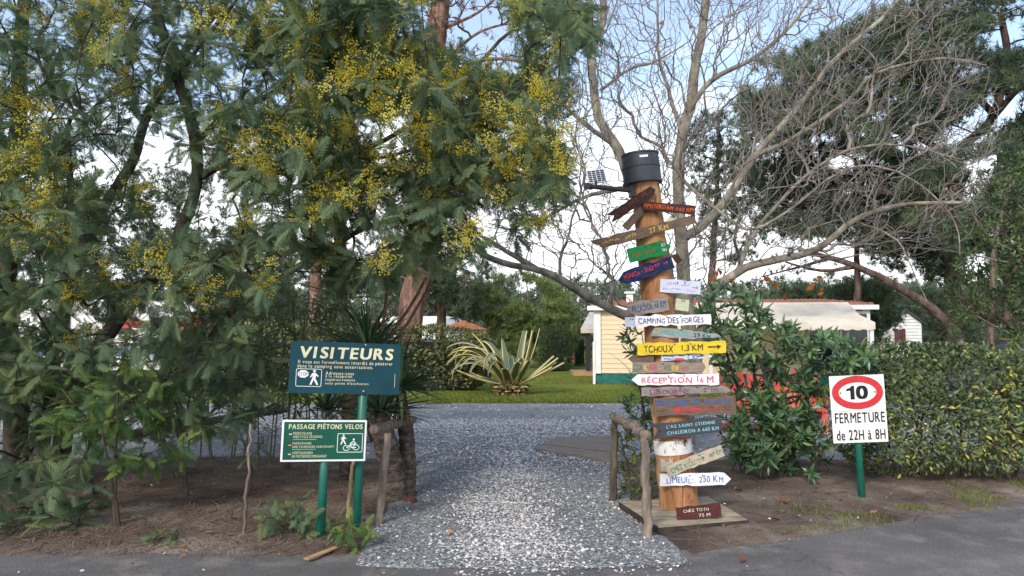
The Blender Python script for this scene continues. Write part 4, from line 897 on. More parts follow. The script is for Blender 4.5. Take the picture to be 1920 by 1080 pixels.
# speed limit 10
o, g = sign_root('speed_limit_sign', 'white sign with red oval 10 limit and closing hours', 1619, 941, -4, -2.6)
c, s = sign_board_origin(o, g, 1609, 767); c.y = -.012
add_post(o, c.z + 40 * s, .033)
mb = MB(); mb.prism(rrect(99 * s, 65.5 * s, .006), 0, .005); mb.v = [(x, y, z + 30 * s) for x, y, z in mb.v]; bd = at_(mb, c).build('limit_plate', M_white, o, world=False)
mb = MB(); mb.prism(rrect(99 * s, 58 * s, .006), 0, .005); mb.v = [(x, y, z - 32.3 * s) for x, y, z in mb.v]; b2 = at_(mb, c).build('hours_plate', M_white, o, world=False)
mb = MB(); ring(mb, 0, 31 * s, 46.5 * s, 31 * s, .6 * s); at_(mb, c).build('ring_outline', INK['black'], bd, world=False)
mb = MB(); ring(mb, 0, 31 * s, 45.6 * s, 30.2 * s, 11.5 * s); at_(mb, c).build('red_ring', paint('sign_red', (.62, .035, .04)), bd, world=False)
def T(s_, x, y, w, h, par, **k): at_(letters(s_, x * s, y * s, w * s, h * s, **k), c).build('lettering', INK['black'], par, world=False)
mb = MB(); mb.poly([((-2 + a_) * s, -.0034, (31 + b3) * s) for a_, b3 in ((-11, -12.5), (-3.5, -12.5), (-3.5, 12.5), (-8, 12.5), (-11, 9), (-18, 7), (-18, 3), (-11, 4))], [tuple(range(8))]); at_(mb, c).build('lettering', INK['black'], bd, world=False); T('0', 8, 31, 22, 25, bd, bold=.05); T('FERMETURE', 1, -15.5, 90, 19, b2, bold=.02); T('de 22H à 8H', 1, -47, 88, 19, b2, bold=.02)
mb = MB()
for xx in (-31, 31): mb.lathe([(.007, 0), (.007, .004)], (0, 0, 0), 10); mb.v[-20:] = [(x + xx * s, -.003 - z, y + 31 * s) for x, y, z in mb.v[-20:]]
at_(mb, c).build('screw', M_dark, bd, world=False)

# ------------------------------------------------------------------ rustic railings
M_stick = pmat('weathered_branch', [(.3, (.075, .055, .045)), (.5, (.20, .155, .125)), (.7, (.36, .29, .24))], scale=22, stretch=(1, 1, .12), rough=.95, bump=1, bscale=26, bdist=.02)
M_stickd = pmat('dark_branch', [(.3, (.035, .03, .022)), (.5, (.085, .072, .055)), (.7, (.16, .14, .11))], scale=14, stretch=(1, 1, .2), rough=.95, bump=.8, bscale=30, bdist=.01)  # darker-toned branch wood for the rear railing posts
def crooked(a, b_, r0, r1, jit=.005, n=14, up=.0):
    p = [a.lerp(b_, i / n) + Vector(rng.normal(0, jit, 3)) * (0 if i in (0, n) else 1) + Vector((0, 0, up * math.sin(math.pi * i / n))) for i in range(n + 1)]
    return p, [(r0 + (r1 - r0) * i / n) * (1 + rng.normal(0, .03)) for i in range(n + 1)]
def railing(name, label, posts, rail):
    o = thing(name, label, 'railing', posts[0][0])
    for a, b_, r, mt in posts:
        mb = MB(); mb.tube(*crooked(a + Vector((0, 0, -.05)), b_, r, r * .8), 10); mb.build('post', mt, o, smooth=True)
    mb = MB(); mb.tube(*crooked(*rail), 10); mb.build('rail', M_stick, o, smooth=True)
pa, pb_ = G(1149, 941), G(1214, 1011)
railing('rustic_railing', 'low railing of rough branches beside the signpost slab', [(pb_, P(1208, 815, pb_.y), .040, M_stick), (pa, P(1153, 782, pa.y), .038, M_stickd)], (P(1150, 780, pa.y), P(1212, 816, pb_.y - .03), .036, .036, .008))
pa, pb_ = G(775, 900), G(709, 986)
railing('rustic_railing', 'low railing of rough branches beside the yucca trunk', [(pb_, P(727, 812, pb_.y), .037, M_stick), (pa, P(768, 785, pa.y), .045, M_stickd)], (P(700, 806, pb_.y + .1), P(775, 786, pa.y), .042, .042, .008))
stk = MB(); stk.tube(*crooked(G(652, 977), P(662, 860, G(652, 977).y), .018, .014, .004), 8); tag(stk.build('bamboo_stake', pmat('bamboo_stake', [(.24, .19, .09), (.36, .29, .15)], scale=9, rough=.6), smooth=True), 'pale bamboo stake leaning behind the green sign post', 'stake')
stk = MB(); stk.tube(*crooked(G(459, 1008), P(470, 795, G(459, 1008).y), .014, .010, .008), 8); tag(stk.build('stick', M_stick, smooth=True), 'thin bare stick standing upright in the dark earth', 'stick')
# deck boards lying on the gravel, kerb beam and rusty rod
M_deck = woodmat('deck_board', (.17, .13, .105), (.30, .24, .195), (.40, .33, .28))
dk = thing('board_walk', 'grey boards lying on the gravel behind the railing', 'boardwalk', G(1085, 845))
top_, bot_ = ((1045, 821), (1150, 819)), ((1000, 843), (1150, 868))
for i in range(3):
    q0, q1 = i / 3 + .012, (i + 1) / 3 - .012; lp = lambda t, k: (top_[k][0] + (bot_[k][0] - top_[k][0]) * t, top_[k][1] + (bot_[k][1] - top_[k][1]) * t)
    q = [G(*lp(q0, 0), .03), G(*lp(q0, 1), .03), G(*lp(q1, 1), .03), G(*lp(q1, 0), .03)]; dz = Vector((0, 0, .006 * (i % 2)))
    mb = MB(); mb.poly([v_ + Vector((0, 0, .02)) + dz for v_ in q] + [v_ - Vector((0, 0, .02)) for v_ in q], [(3, 2, 1, 0), (4, 5, 6, 7), (0, 1, 5, 4), (1, 2, 6, 5), (2, 3, 7, 6), (3, 0, 4, 7)]); mb.build('plank', M_deck, dk)
mb = MB(); mb.tube(*crooked(G(230, 818, .06), G(535, 768, .06), .08, .07, .01), 10); tag(mb.build('edging_log', M_edge, smooth=True), 'long dark edging log along the gravel yard behind the mimosa', 'log')
M_rust = pmat('rusty_steel', [(.09, .028, .022), (.16, .055, .04)], scale=12, rough=.8, bump=.3)
mb = MB(); mb.bar(G(270, 912, .03), G(640, 930, .03), .028); tag(mb.build('rusty_rail', M_rust), 'thin rusty red rail lying along the bare earth', 'rail')
mb = MB(); mb.bar(G(738, 930, .03), G(780, 940, .03), .03, .05); tag(mb.build('edging_strip', M_rust), 'short rust-red edging strip at the foot of the yucca', 'edging')
mb = MB(); a_, b_ = G(574, 1048, .03), G(630, 1026, .03); mb.bar(a_, b_, .045, .008); tag(mb.build('bark_piece', pmat('fresh_wood', [(.36, .20, .09), (.5, .31, .16)], scale=12, stretch=(1, 1, 1), rough=.8)), 'pale split strip of wood on the earth by the road', 'wood strip')

# ------------------------------------------------------------------ red slatted garden chairs behind the laurel
def red_chair(cx, d, rz, label):
    c = P(cx, 700, d); c.z = 0; o = thing('garden_chair', label, 'chair', c, 'red garden chairs behind the laurel', rot=(0, 0, rz))
    def bl(name, a, b_, w, t): mb = MB(); mb.bar(a, b_, w, t, up=Vector((0, 1, .001))); mb.build(name, M_red, o, world=False)
    for i in range(5):
        x = (i - 2) * .115; bl('back_slat', (x * .8, .22, .28), (x * 1.5, .55, .95 - .05 * abs(i - 2)), .10, .02)
    for i in range(5): bl('seat_slat', (-.27, -.25 + i * .11, .36 - i * .025), (.27, -.25 + i * .11, .36 - i * .025), .02, .095)
    for s_ in (-1, 1):
        bl('armrest', (s_ * .32, -.3, .56), (s_ * .32, .42, .54), .12, .022); bl('leg', (s_ * .31, -.26, 0), (s_ * .31, -.26, .55), .09, .03); bl('leg', (s_ * .28, -.28, .36), (s_ * .28, .62, .02), .03, .10)
red_chair(1415, 11.6, math.radians(8), 'red slatted garden chair glimpsed through the laurel beside the signpost boards')
red_chair(1500, 12.0, math.radians(-12), 'red slatted garden chair glimpsed through the laurel beside the speed limit sign')
red_chair(1922, 9.3, math.radians(-40), 'red slatted garden chair past the end of the variegated hedge')
# red parasols in the campsite beyond the mimosa
def parasol(px, py, d, w, label):
    a = P(px, py, d); o = thing('parasol', label, 'parasol', (a.x, a.y, 0), 'red parasols in the campsite'); r = w * d / F / 2; n = 8; mb = MB()
    ring_ = [(a.x + r * math.cos(2 * math.pi * i / n), a.y + r * math.sin(2 * math.pi * i / n), a.z - r * .38) for i in range(n)]; mid_ = [(a.x + r * .5 * math.cos(2 * math.pi * i / n), a.y + r * .5 * math.sin(2 * math.pi * i / n), a.z - r * .13) for i in range(n)]
    mb.poly([tuple(a)] + mid_ + ring_ + [(p[0], p[1], p[2] - .12) for p in ring_], [(0, 1 + i, 1 + (i + 1) % n) for i in range(n)] + [(1 + i, 9 + i, 9 + (i + 1) % n, 1 + (i + 1) % n) for i in range(n)] + [(9 + i, 17 + i, 17 + (i + 1) % n, 9 + (i + 1) % n) for i in range(n)]); mb.build('canopy', M_red, o)
    mb = MB(); mb.tube([(a.x, a.y, 0), (a.x, a.y, a.z)], .025, 8); mb.build('pole', M_white, o)
    mb = MB(); mb.lathe([(.25, 0), (.24, .06), (.05, .1)], (a.x, a.y, 0), 16); mb.build('foot', M_dark, o)
parasol(368, 592, 20, 90, 'red parasol showing through the shrubs under the mimosa branches')
parasol(238, 592, 21, 80, 'red parasol behind the thick leaning mimosa stem')
parasol(700, 600, 26, 110, 'red parasol behind the yucca and the clipped hedge')
# white caravan beyond
def caravan(px, d, w, label, rz=0.0):
    c = P(px, 640, d); o = thing('caravan', label, 'caravan', (c.x, c.y, 0), rot=(0, 0, rz)); h0, h1 = .45, 2.5; a = w / 2
    out_ = [(-a, h0), (a, h0), (a + .1, 1.3), (a - .25, h1 - .1), (a - .6, h1), (-a + .5, h1), (-a + .1, h1 - .15), (-a - .1, 1.4)]
    mb = MB(); mb.prism(out_, -1.1, 1.1); mb.build('body', M_white, o, world=False)
    mb = MB(); mb.box((0, -1.105, 1.0), (w - .1, .012, .16)); mb.build('stripe', flat('blue_stripe', (.04, .16, .42)), o, world=False)
    for x in (-a * .55, a * .1, a * .62):
        mb = MB(); mb.box((x, -1.11, 1.75), (.8, .03, .5)); mb.build('window', M_glass, o, world=False)
    for s_ in (-1, 1):
        mb = MB(); mb.lathe([(.12, -.1), (.32, -.1), (.34, -.05), (.34, .05), (.32, .1), (.12, .1)], (0, 0, 0), 20); mb.v = [(x, z + s_ * .95, y + .34) for x, y, z in mb.v]; mb.build('wheel', M_dark, o, world=False)
    mb = MB(); mb.bar((a, 0, .5), (a + 1.1, 0, .45), .1); mb.build('drawbar', M_dark, o, world=False)
caravan(230, 23, 5.2, 'white touring caravan with blue stripe hidden behind the mimosa', math.radians(6))
caravan(790, 48, 5.0, 'white touring caravan far off beside the orange roofed pavilion', math.radians(-25))
# grey car behind the right end of the hedge
cc = P(2020, 660, 12.8); car = thing('parked_car', 'dark grey parked car half hidden behind the end of the variegated hedge', 'car', (cc.x, cc.y, 0), rot=(0, 0, math.radians(18)))
M_car = flat('car_paint', (.09, .095, .105), rough=.25, spec=.6)
prof = [(-2.0, .35), (2.0, .35), (2.08, .6), (2.0, .85), (1.1, .98), (.45, 1.42), (-1.0, 1.46), (-1.75, 1.05), (-2.05, .95)]
mb = MB(); mb.prism(prof, -.85, .85); mb.build('body', M_car, car, world=False)
for sy in (-1, 1):
    mb = MB(); mb.prism([(-1.35, 1.02), (-.15, 1.0), (-.15, 1.36), (-.95, 1.38)], sy * .853, sy * .862); mb.build('window', M_glass, car, world=False)
    mb = MB(); mb.prism([(-.05, 1.0), (.92, 1.0), (.42, 1.36), (-.05, 1.36)], sy * .853, sy * .862); mb.build('window', M_glass, car, world=False)
    mb = MB(); mb.box((2.03, sy * .6, .72), (.08, .34, .16)); mb.build('headlight', M_white, car, world=False)
    for x in (-1.25, 1.3):
        mb = MB(); mb.lathe([(.1, -.1), (.29, -.1), (.32, -.06), (.32, .06), (.29, .1), (.1, .1)], (0, 0, 0), 22); mb.v = [(q_[0] + x, q_[2] + sy * .80, q_[1] + .32) for q_ in mb.v]; w_ = mb.build('wheel', M_dark, car, world=False)
        mb = MB(); mb.lathe([(.2, 0), (.18, .02), (.05, .03)], (0, 0, 0), 14); mb.v = [(q_[0] + x, sy * (.905 + q_[2]), q_[1] + .32) for q_ in mb.v]; mb.build('rim', M_steel, w_, world=False)
mb = MB(); mb.poly([(1.06, -.72, 1.01), (1.06, .72, 1.01), (.50, .66, 1.40), (.50, -.66, 1.40)], [(0, 1, 2, 3)]); mb.v = [(x + .012, y, z + .012) for x, y, z in mb.v]; mb.build('windscreen', M_glass, car, world=False)
# ------------------------------------------------------------------ bark and leaf materials
M_bark = pmat('mimosa_bark', [(.3, (.045, .036, .030)), (.5, (.105, .088, .072)), (.7, (.20, .18, .15))], scale=10, stretch=(1, 1, .3), rough=.95, bump=.7, bscale=26, bdist=.012, spec=.1)
M_twig = pmat('mimosa_twig', [(.040, .030, .023), (.085, .066, .048)], scale=6, rough=.9, bump=0)
M_oak = pmat('lichen_bark', [(.3, (.10, .084, .070)), (.5, (.24, .21, .175)), (.68, (.42, .40, .31))], scale=6, stretch=(1, 1, .6), rough=.95, bump=1.0, bscale=20, bdist=.02, spec=.1, fine=(11, (.27, .27, .13), .8, .56))
M_oaktwig = pmat('bare_twig', [(.16, .135, .12), (.33, .295, .26)], scale=3, rough=.9, bump=0)
FR, FRi = leafpair('mimosa_frond', [(.075, .122, .072), (.118, .178, .100), (.165, .228, .125), (.23, .27, .10)], transl=.40, rough=.6, spec=.2, mid=(.12, .14, .08))
FRy, FRyi = leafpair('young_frond', [(.060, .12, .045), (.10, .175, .055), (.20, .27, .06)], transl=.35, rough=.6, spec=.2)
M_flower = leafmat('mimosa_flower', [(.58, .49, .05), (.71, .63, .11), (.78, .72, .22)], transl=.4, rough=.8, spec=.1)
PF = [proto_frond(13, s_, dr) for s_, dr in ((1, .15), (2, .3), (3, .5), (4, .22))]
PP = [proto_panicle(s_) for s_ in range(4)]

def add_fronds(ls, ends, nper, ln, rng_, tint=(0, 1), droop=.25, spread=1.0):
    """fronds round the last stretch of every twig"""
    pos, D, U, S, Tn, K = [], [], [], [], [], []
    for e, d, tail in ends:
        n = max(2, int(nper * rng_.uniform(.6, 1.4))); base_t = rng_.uniform(*tint); d = np.array(d)
        for i in range(n):
            t = rng_.random() ** .6; k = t * (len(tail) - 1); j = min(int(k), len(tail) - 2); p = np.array(tail[j]) * (1 - k + j) + np.array(tail[j + 1]) * (k - j)
            r_ = rng_.normal(0, 1, 3); r_ -= d * (r_ @ d); r_ /= np.linalg.norm(r_) + 1e-6
            v = d * rng_.uniform(.2, .9) + r_ * spread * rng_.uniform(.5, 1.1) + np.array([0, 0, -droop])
            pos.append(p); D.append(v); U.append(np.array([0, -.25, 1]) + rng_.normal(0, .40, 3)); S.append(ln * rng_.uniform(.65, 1.25)); Tn.append(np.clip(base_t + rng_.normal(0, .14), 0, 1)); K.append(rng_.integers(0, 4))
    K = np.array(K); pos, D, U, S, Tn = map(np.array, (pos, D, U, S, Tn))
    for k in range(4):
        q = K == k
        if q.any(): ls.add(k, pos[q], D[q], U[q], S[q], Tn[q])
# ------------------------------------------------------------------ the big flowering mimosa
mb0 = G(70, 905); mim = thing('mimosa_tree', 'big many-stemmed mimosa in yellow flower overhanging the earth bed and visitor sign', 'tree', mb0)
sk = Skeleton()
def PL(pts): return [P(*p) for p in pts]
g0 = G(70, 905); g1 = G(110, 900); g2 = G(25, 895); d0 = g0.y
sk.limb([g1] + PL([(118, 780, d0), (165, 690, d0 - .1), (225, 590, d0 - .2), (300, 500, d0 - .3), (350, 420, d0 - .4), (378, 330, d0 - .5), (365, 220, d0 - .6), (330, 120, d0 - .7), (290, 20, d0 - .8), (260, -150, d0 - .9)]), 0.107, 0.036)
sk.limb([g2] + PL([(20, 780, d0), (12, 600, d0), (18, 420, d0), (30, 250, d0 + .2), (45, 60, d0 + .3), (60, -200, d0 + .4)]), 0.123, 0.056)
sk.limb([g0] + PL([(78, 800, d0 + .3), (105, 650, d0 + .5), (150, 480, d0 + .6), (240, 320, d0 + .6), (300, 170, d0 + .5), (420, 0, d0 + .4), (500, -150, d0 + .4)]), 0.090, 0.032)
sk.limb([g1 + Vector((.15, .2, 0))] + PL([(200, 790, d0 - .1), (280, 735, d0 - .2), (345, 690, d0 - .3), (390, 640, d0 - .4), (430, 590, d0 - .5), (520, 520, d0 - .8), (600, 470, d0 - 1.0), (700, 420, d0 - 1.3), (800, 400, d0 - 1.5)]), 0.061, 0.018)
sk.limb([g0 + Vector((-.2, -.1, 0))] + PL([(60, 830, d0 - .3), (120, 740, d0 - .5), (180, 660, d0 - .6), (205, 560, d0 - .8), (150, 420, d0 - 1.1), (120, 250, d0 - 1.4)]), 0.057, 0.020)
sk.limb(PL([(290, 515, d0 - .3), (400, 480, d0 - .6), (500, 445, d0 - .9), (600, 400, d0 - 1.2), (720, 330, d0 - 1.5), (850, 290, d0 - 1.7), (960, 260, d0 - 1.8)]), 0.041, 0.012)
sk.limb(PL([(378, 330, d0 - .5), (450, 300, d0 - .7), (540, 325, d0 - 1.0), (640, 300, d0 - 1.2), (760, 240, d0 - 1.4), (850, 170, d0 - 1.5), (940, 80, d0 - 1.6), (1010, 20, d0 - 1.6), (1060, -60, d0 - 1.6)]), 0.041, 0.010)
sk.limb(PL([(372, 260, d0 - .55), (430, 215, d0 - .8), (520, 170, d0 - 1.1), (590, 90, d0 - 1.3), (640, 0, d0 - 1.4), (700, -120, d0 - 1.5)]), 0.037, 0.011)
sk.limb(PL([(640, 300, d0 - 1.2), (750, 290, d0 - 1.5), (850, 240, d0 - 1.7), (960, 170, d0 - 1.8), (1060, 100, d0 - 1.9), (1110, 40, d0 - 1.9)]), 0.018, 0.006)
sk.limb(PL([(720, 330, d0 - 1.5), (820, 345, d0 - 1.7), (930, 350, d0 - 1.8), (1030, 345, d0 - 1.9), (1085, 330, d0 - 1.9)]), 0.015, 0.005)
sk.limb(PL([(340, 130, d0 - .7), (400, 60, d0 - .9), (470, -20, d0 - 1.1), (560, -140, d0 - 1.3)]), 0.025, 0.008)
sk.limb(PL([(12, 600, d0), (80, 540, d0 - .6), (60, 440, d0 - 1.0), (20, 380, d0 - 1.4)]), 0.025, 0.008)
sk.limb([g0 + Vector((.1, -.2, 0))] + PL([(60, 870, d0 - .5), (120, 890, d0 - 1.0), (170, 930, d0 - 1.3)]), 0.025, 0.006)
crown = [(-300, -260), (760, -260), (790, 0), (800, 90), (900, 130), (950, 60), (960, -40), (1100, -40), (1130, 60), (1060, 140), (1040, 230), (1060, 300), (1085, 345), (1050, 400), (1000, 440), (905, 470), (860, 520), (790, 500), (720, 545), (640, 560), (600, 520), (540, 520), (470, 590), (400, 650), (300, 640), (200, 690), (0, 740), (-300, 760)]
def mdepth(x, y): return float(np.clip(rng.normal(d0 - .9 - max(0, x - 300) * .0011, .85), 5.0, 9.6))
T_, px = sample_poly(crown, 1850, mdepth, None)
keep = vnoise(px[:, 0], px[:, 1], 1 / 62.0, 21) * .55 + vnoise(px[:, 0], px[:, 1], 1 / 150.0, 22) * .45
low = np.where((px[:, 1] > 420) & (px[:, 0] > 500), .10, 0) + np.where((px[:, 0] > 780) & (px[:, 0] < 960) & (px[:, 1] < 110), .25, 0)
q = keep - low > .28; T_, px = T_[q], px[q]
Tx, pxx = sample_poly([(540, 0), (760, 0), (800, 80), (1000, 150), (1040, 250), (1070, 340), (1000, 430), (900, 465), (860, 515), (760, 500), (700, 545), (600, 520), (540, 420)], 620, lambda x, y: float(np.clip(rng.normal(6.6, .6), 5.2, 8.2)), None); _k = vnoise(pxx[:, 0], pxx[:, 1], 1 / 55., 41) > .18 + np.clip((pxx[:, 0] - 780) / 260, 0, 1) * .34; Tx, pxx = Tx[_k], pxx[_k]; T_ = np.concatenate([T_, Tx]); px = np.concatenate([px, pxx])
Tx, pxx = sample_poly([(-60, -60), (540, -60), (560, 300), (540, 520), (400, 620), (200, 660), (-60, 700)], 230, lambda x, y: float(np.clip(rng.normal(7.4, .8), 5.4, 9.4)), None); T_ = np.concatenate([T_, Tx]); px = np.concatenate([px, pxx])
T2, px2 = sample_poly([(-200, 640), (450, 630), (540, 700), (480, 780), (330, 830), (200, 820), (150, 800), (-200, 880)], 250, lambda x, y: rng.uniform(6.2, 8.9), None)
T3, px3 = sample_poly([(-150, 860), (170, 850), (200, 930), (150, 985), (-150, 1000)], 34, lambda x, y: rng.uniform(5.7, 6.8), None, zmin=.06)
Tall = np.concatenate([T_, T2, T3]); pxa = np.concatenate([px, px2, px3])
ends = sk.grow(Tall, kpath=.30, wig=.018, sag=.10, seg=.14)
sk.build(mim, M_bark, M_twig, trunk='trunk', rtip=.0032, pw=.40, rmax=.03, sides=4, limb_sides=10, min_r=.0028)
ls = Leafset(); add_fronds(ls, ends, 9.5, .195, rng, tint=(.0, .85), droop=.12)
ls.build('foliage', PF, FR, FRi, mim, 'frond', 300)
hot = [(750, 190, 150, .95), (640, 130, 110, .7), (850, 150, 110, .75), (920, 330, 120, .55), (480, 40, 75, .8), (210, 130, 75, .8), (30, 170, 60, .9), (60, 390, 95, .9), (140, 20, 70, .9), (650, 370, 95, .75), (450, 320, 75, .6), (1000, 250, 110, .7), (170, 540, 70, .45), (970, 50, 90, .6), (560, 230, 70, .45), (40, 640, 40, .3), (860, 470, 60, .5), (720, 480, 60, .6), (20, 480, 60, .5), (330, 500, 60, .4), (1050, 330, 60, .5)]
pf = np.full(len(pxa), .11)
for x, y, r_, a in hot: pf = np.maximum(pf, a * np.exp(-((pxa[:, 0] - x) ** 2 + (pxa[:, 1] - y) ** 2) / (2 * (r_ * .75) ** 2)))
pf[pxa[:, 1] > 660] = 0
fl = Leafset(); pos, D, S, Tn = [], [], [], []
for i in range(len(pxa)):
    if rng.random() < pf[i] * .95:
        e, d, tail = ends[i]; n = rng.integers(2, 5)
        for k in range(n):
            pos.append(np.array(tail[-1 - (k % 2)]) + rng.normal(0, .05, 3) + (0, -.04, .03)); D.append(np.array(d) + rng.normal(0, .5, 3) + (0, -.25, .35)); S.append(rng.uniform(.15, .27)); Tn.append(rng.random())
K = rng.integers(0, 4, len(pos)); pos, D, S, Tn = map(np.array, (pos, D, S, Tn))
for k in range(4):
    q = K == k; fl.add(k, pos[q], D[q], rng.normal(0, 1, (q.sum(), 3)), S[q], Tn[q])
fl.build('blossom', PP, M_flower, M_flower, mim, 'blossom', 0)
# saplings and seedlings of mimosa on the earth
def sapling(base_px, paths, targets_poly, n, dd, ln, label, nper=7, name='mimosa_sapling', r0=.016, pair=(FRy, FRyi), nind=60, tint=(0, 1), group=None):
    g = G(*base_px); o = thing(name, label, 'sapling', g, group); sk = Skeleton()
    for pth in paths: sk.limb([g + Vector((rng.normal(0, .02), rng.normal(0, .02), -.02))] + [P(x, y, g.y + z) for x, y, z in pth], r0, r0 * .35)
    T_, _p = sample_poly(targets_poly, n, lambda x, y: g.y + rng.uniform(-dd, dd), None, zmin=.04)
    e = sk.grow(T_, kpath=.2, wig=.02, sag=.1, seg=.1); sk.build(o, M_twig, M_twig, rtip=.0025, rmax=.012, min_r=.002, trunk='stem')
    ls = Leafset(); add_fronds(ls, e, nper, ln, rng, tint=tint, droop=.2); ls.build('foliage', PF, pair[0], pair[1], o, 'frond', nind)
sapling((212, 995), [[(214, 900, 0), (218, 820, 0), (225, 720, .1)], [(208, 900, .05), (190, 800, .1)]], [(100, 700), (240, 680), (360, 740), (340, 860), (240, 900), (110, 830)], 34, .5, .17, 'slender young mimosa with bright green feathery leaves on two thin stems', 8)
sapling((350, 940), [[(345, 850, 0), (330, 760, 0), (320, 700, 0)]], [(270, 740), (340, 690), (400, 760), (370, 850), (280, 900)], 16, .35, .15, 'young mimosa with yellowish leaves near the rusty rail', 7)
sapling((475, 930), [[(468, 860, 0), (445, 800, 0)]], [(400, 790), (470, 760), (520, 800), (500, 860), (430, 860)], 12, .3, .13, 'small dark mimosa sapling by the upright stick', 7, pair=(FR, FRi))
sapling((545, 1005), [[(545, 970, 0)]], [(480, 950), (540, 925), (600, 950), (595, 1000), (490, 1005)], 16, .25, .15, 'low feathery mimosa seedling beside the crossing sign post', 7, 'mimosa_seedling', .006, (FR, FRi), 30)
sapling((655, 1025), [[(660, 990, 0)]], [(610, 985), (650, 965), (715, 975), (720, 1010), (650, 1035), (615, 1030)], 13, .2, .11, 'light green mimosa seedling at the foot of the visitor sign post', 6, 'mimosa_seedling', .005, (FRy, FRyi), 30, (.4, 1))
sapling((300, 1018), [[(305, 1005, 0)]], [(262, 1008), (310, 995), (350, 1005), (340, 1022), (275, 1024)], 9, .2, .09, 'tiny flat mimosa seedling on bare earth near the road', 5, 'mimosa_seedling', .004, (FR, FRi), 15)

# ------------------------------------------------------------------ yucca
M_ytrunk = pmat('yucca_trunk', [(.3, (.035, .026, .022)), (.5, (.095, .072, .058)), (.7, (.20, .16, .13))], scale=12, stretch=(1, 1, 2.2), rough=.95, bump=1, bscale=22, bdist=.04)
YU, YUi = leafpair('yucca_leaf', [(.022, .058, .030), (.042, .090, .044), (.075, .13, .065), (.11, .15, .065)], transl=.12, rough=.42, spec=.4)
M_dryleaf = leafmat('dry_yucca_leaf', [(.16, .10, .06), (.30, .21, .13)], transl=.1, rough=.8)
yg = G(738, 938); yd = yg.y
yuc = thing('yucca', 'old yucca with thick scaly trunk and dark sword leaves', 'yucca', yg)
def ytube(pts, rr, name):
    q = smooth_path([Vector(p) for p in pts], .03, .004); n = len(q); r_ = np.interp(np.linspace(0, 1, n), np.linspace(0, 1, len(rr)), rr)
    r_ = r_ * (1 + .10 * np.abs(np.sin(np.arange(n) * 1.9)) + rng.normal(0, .03, n)); v, f = tube_np(q, r_, 14); link(name, np_mesh(name, v, f, smooth=True), M_ytrunk, yuc)
ytube([yg + Vector((0, 0, -.05)), P(735, 880, yd), P(722, 830, yd), P(712, 775, yd + .05)], [.13, .115, .11, .08], 'trunk')
ytube([yg + Vector((.1, .1, -.05)), P(762, 890, yd + .1), P(760, 820, yd + .2), P(752, 735, yd + .2)], [.11, .07, .06, .05], 'trunk')
ytube([P(722, 830, yd), P(700, 740, yd + .15), P(690, 690, yd + .2)], [.10, .07, .06], 'trunk')
ls = Leafset(); dry = Leafset()
for (cx, cy, dz, n, ln, lo, hi, bias) in ((712, 775, .05, 60, .60, -.25, 1.0, (.25, 0, .1)), (752, 728, .2, 62, .58, -.35, 1.0, (.45, 0, .05)), (690, 672, .2, 62, .62, -.2, 1.0, (0, 0, .25)), (560, 700, .9, 46, .6, -.2, 1.0, (0, 0, .15))):
    if cx == 560: continue
    c = np.array(P(cx, cy, yd + dz)); a = rng.uniform(0, 2 * np.pi, n); e = np.arcsin(np.clip(lo + (hi - lo) * rng.random(n), -1, 1))
    D = np.stack([np.cos(a) * np.cos(e), np.sin(a) * np.cos(e) * .85, np.sin(e)], -1) + np.array(bias); D = norm(D)
    ls.add(0, c + D * .03, D, np.array([0, 0, 1.0]) + rng.normal(0, .12, (n, 3)), ln * rng.uniform(.7, 1.15, n), rng.random(n))
    n2 = 14; a = rng.uniform(0, 2 * np.pi, n2); D = np.stack([np.cos(a) * .5, np.sin(a) * .5, np.full(n2, -1.0)], -1); dry.add(0, c + D * .05 - (0, 0, .04), D, np.stack([np.cos(a), np.sin(a), a * 0 + .2], -1), .32 * rng.uniform(.6, 1.1, n2), rng.random(n2))
py = proto_blade(.042, 6, .25, .16, tipw=.75)
ls.build('leaf_mass', [py], YU, YUi, yuc, 'leaf', 300); dry.build('dead_leaves', [proto_blade(.05, 4, .2, .1, tipw=.6)], M_dryleaf, M_dryleaf, yuc, 'dead_leaf', 0)
mb = MB()
# second yucca deeper in the bed, and its bare reddish shoots
yg2 = G(650, 905); y2 = thing('yucca', 'yucca behind the visitor sign with narrow upright leaves and reddish stalks', 'yucca', yg2)
mbk = MB(); mbk.tube([yg2, P(655, 760, yg2.y), P(690, 640, yg2.y)], [.09, .07, .06], 10); mbk.build('trunk', M_ytrunk, y2, smooth=True)
ls = Leafset()
for cx, cy, n in ((690, 640, 70), (640, 560, 40), (610, 770, 30)):
    c = np.array(P(cx, cy, yg2.y)); a = rng.uniform(0, 2 * np.pi, n); e = np.arcsin(rng.uniform(-.25, 1, n)); D = np.stack([np.cos(a) * np.cos(e), np.sin(a) * np.cos(e), np.sin(e) + .2], -1)
    ls.add(0, c, D, np.array([0, 0, 1.0]) + rng.normal(0, .12, (n, 3)), .62 * rng.uniform(.7, 1.15, n), rng.random(n))
ls.build('leaf_mass', [py], YU, YUi, y2, 'leaf', 140)
M_stalk = pmat('reddish_stalk', [(.15, .07, .05), (.26, .14, .11)], scale=12, rough=.8, bump=.3)
for pth in ([(712, 645), (720, 600), (727, 530), (724, 500)], [(716, 645), (745, 610), (775, 565), (800, 520)], [(734, 643), (760, 612), (792, 560), (812, 520)]):
    mbk = MB(); mbk.tube(smooth_path([P(x, y, yg2.y - .25) for x, y in pth], .08, .003), [.020] * 0 or .016, 8); mbk.build('stalk', M_stalk, y2, smooth=True)

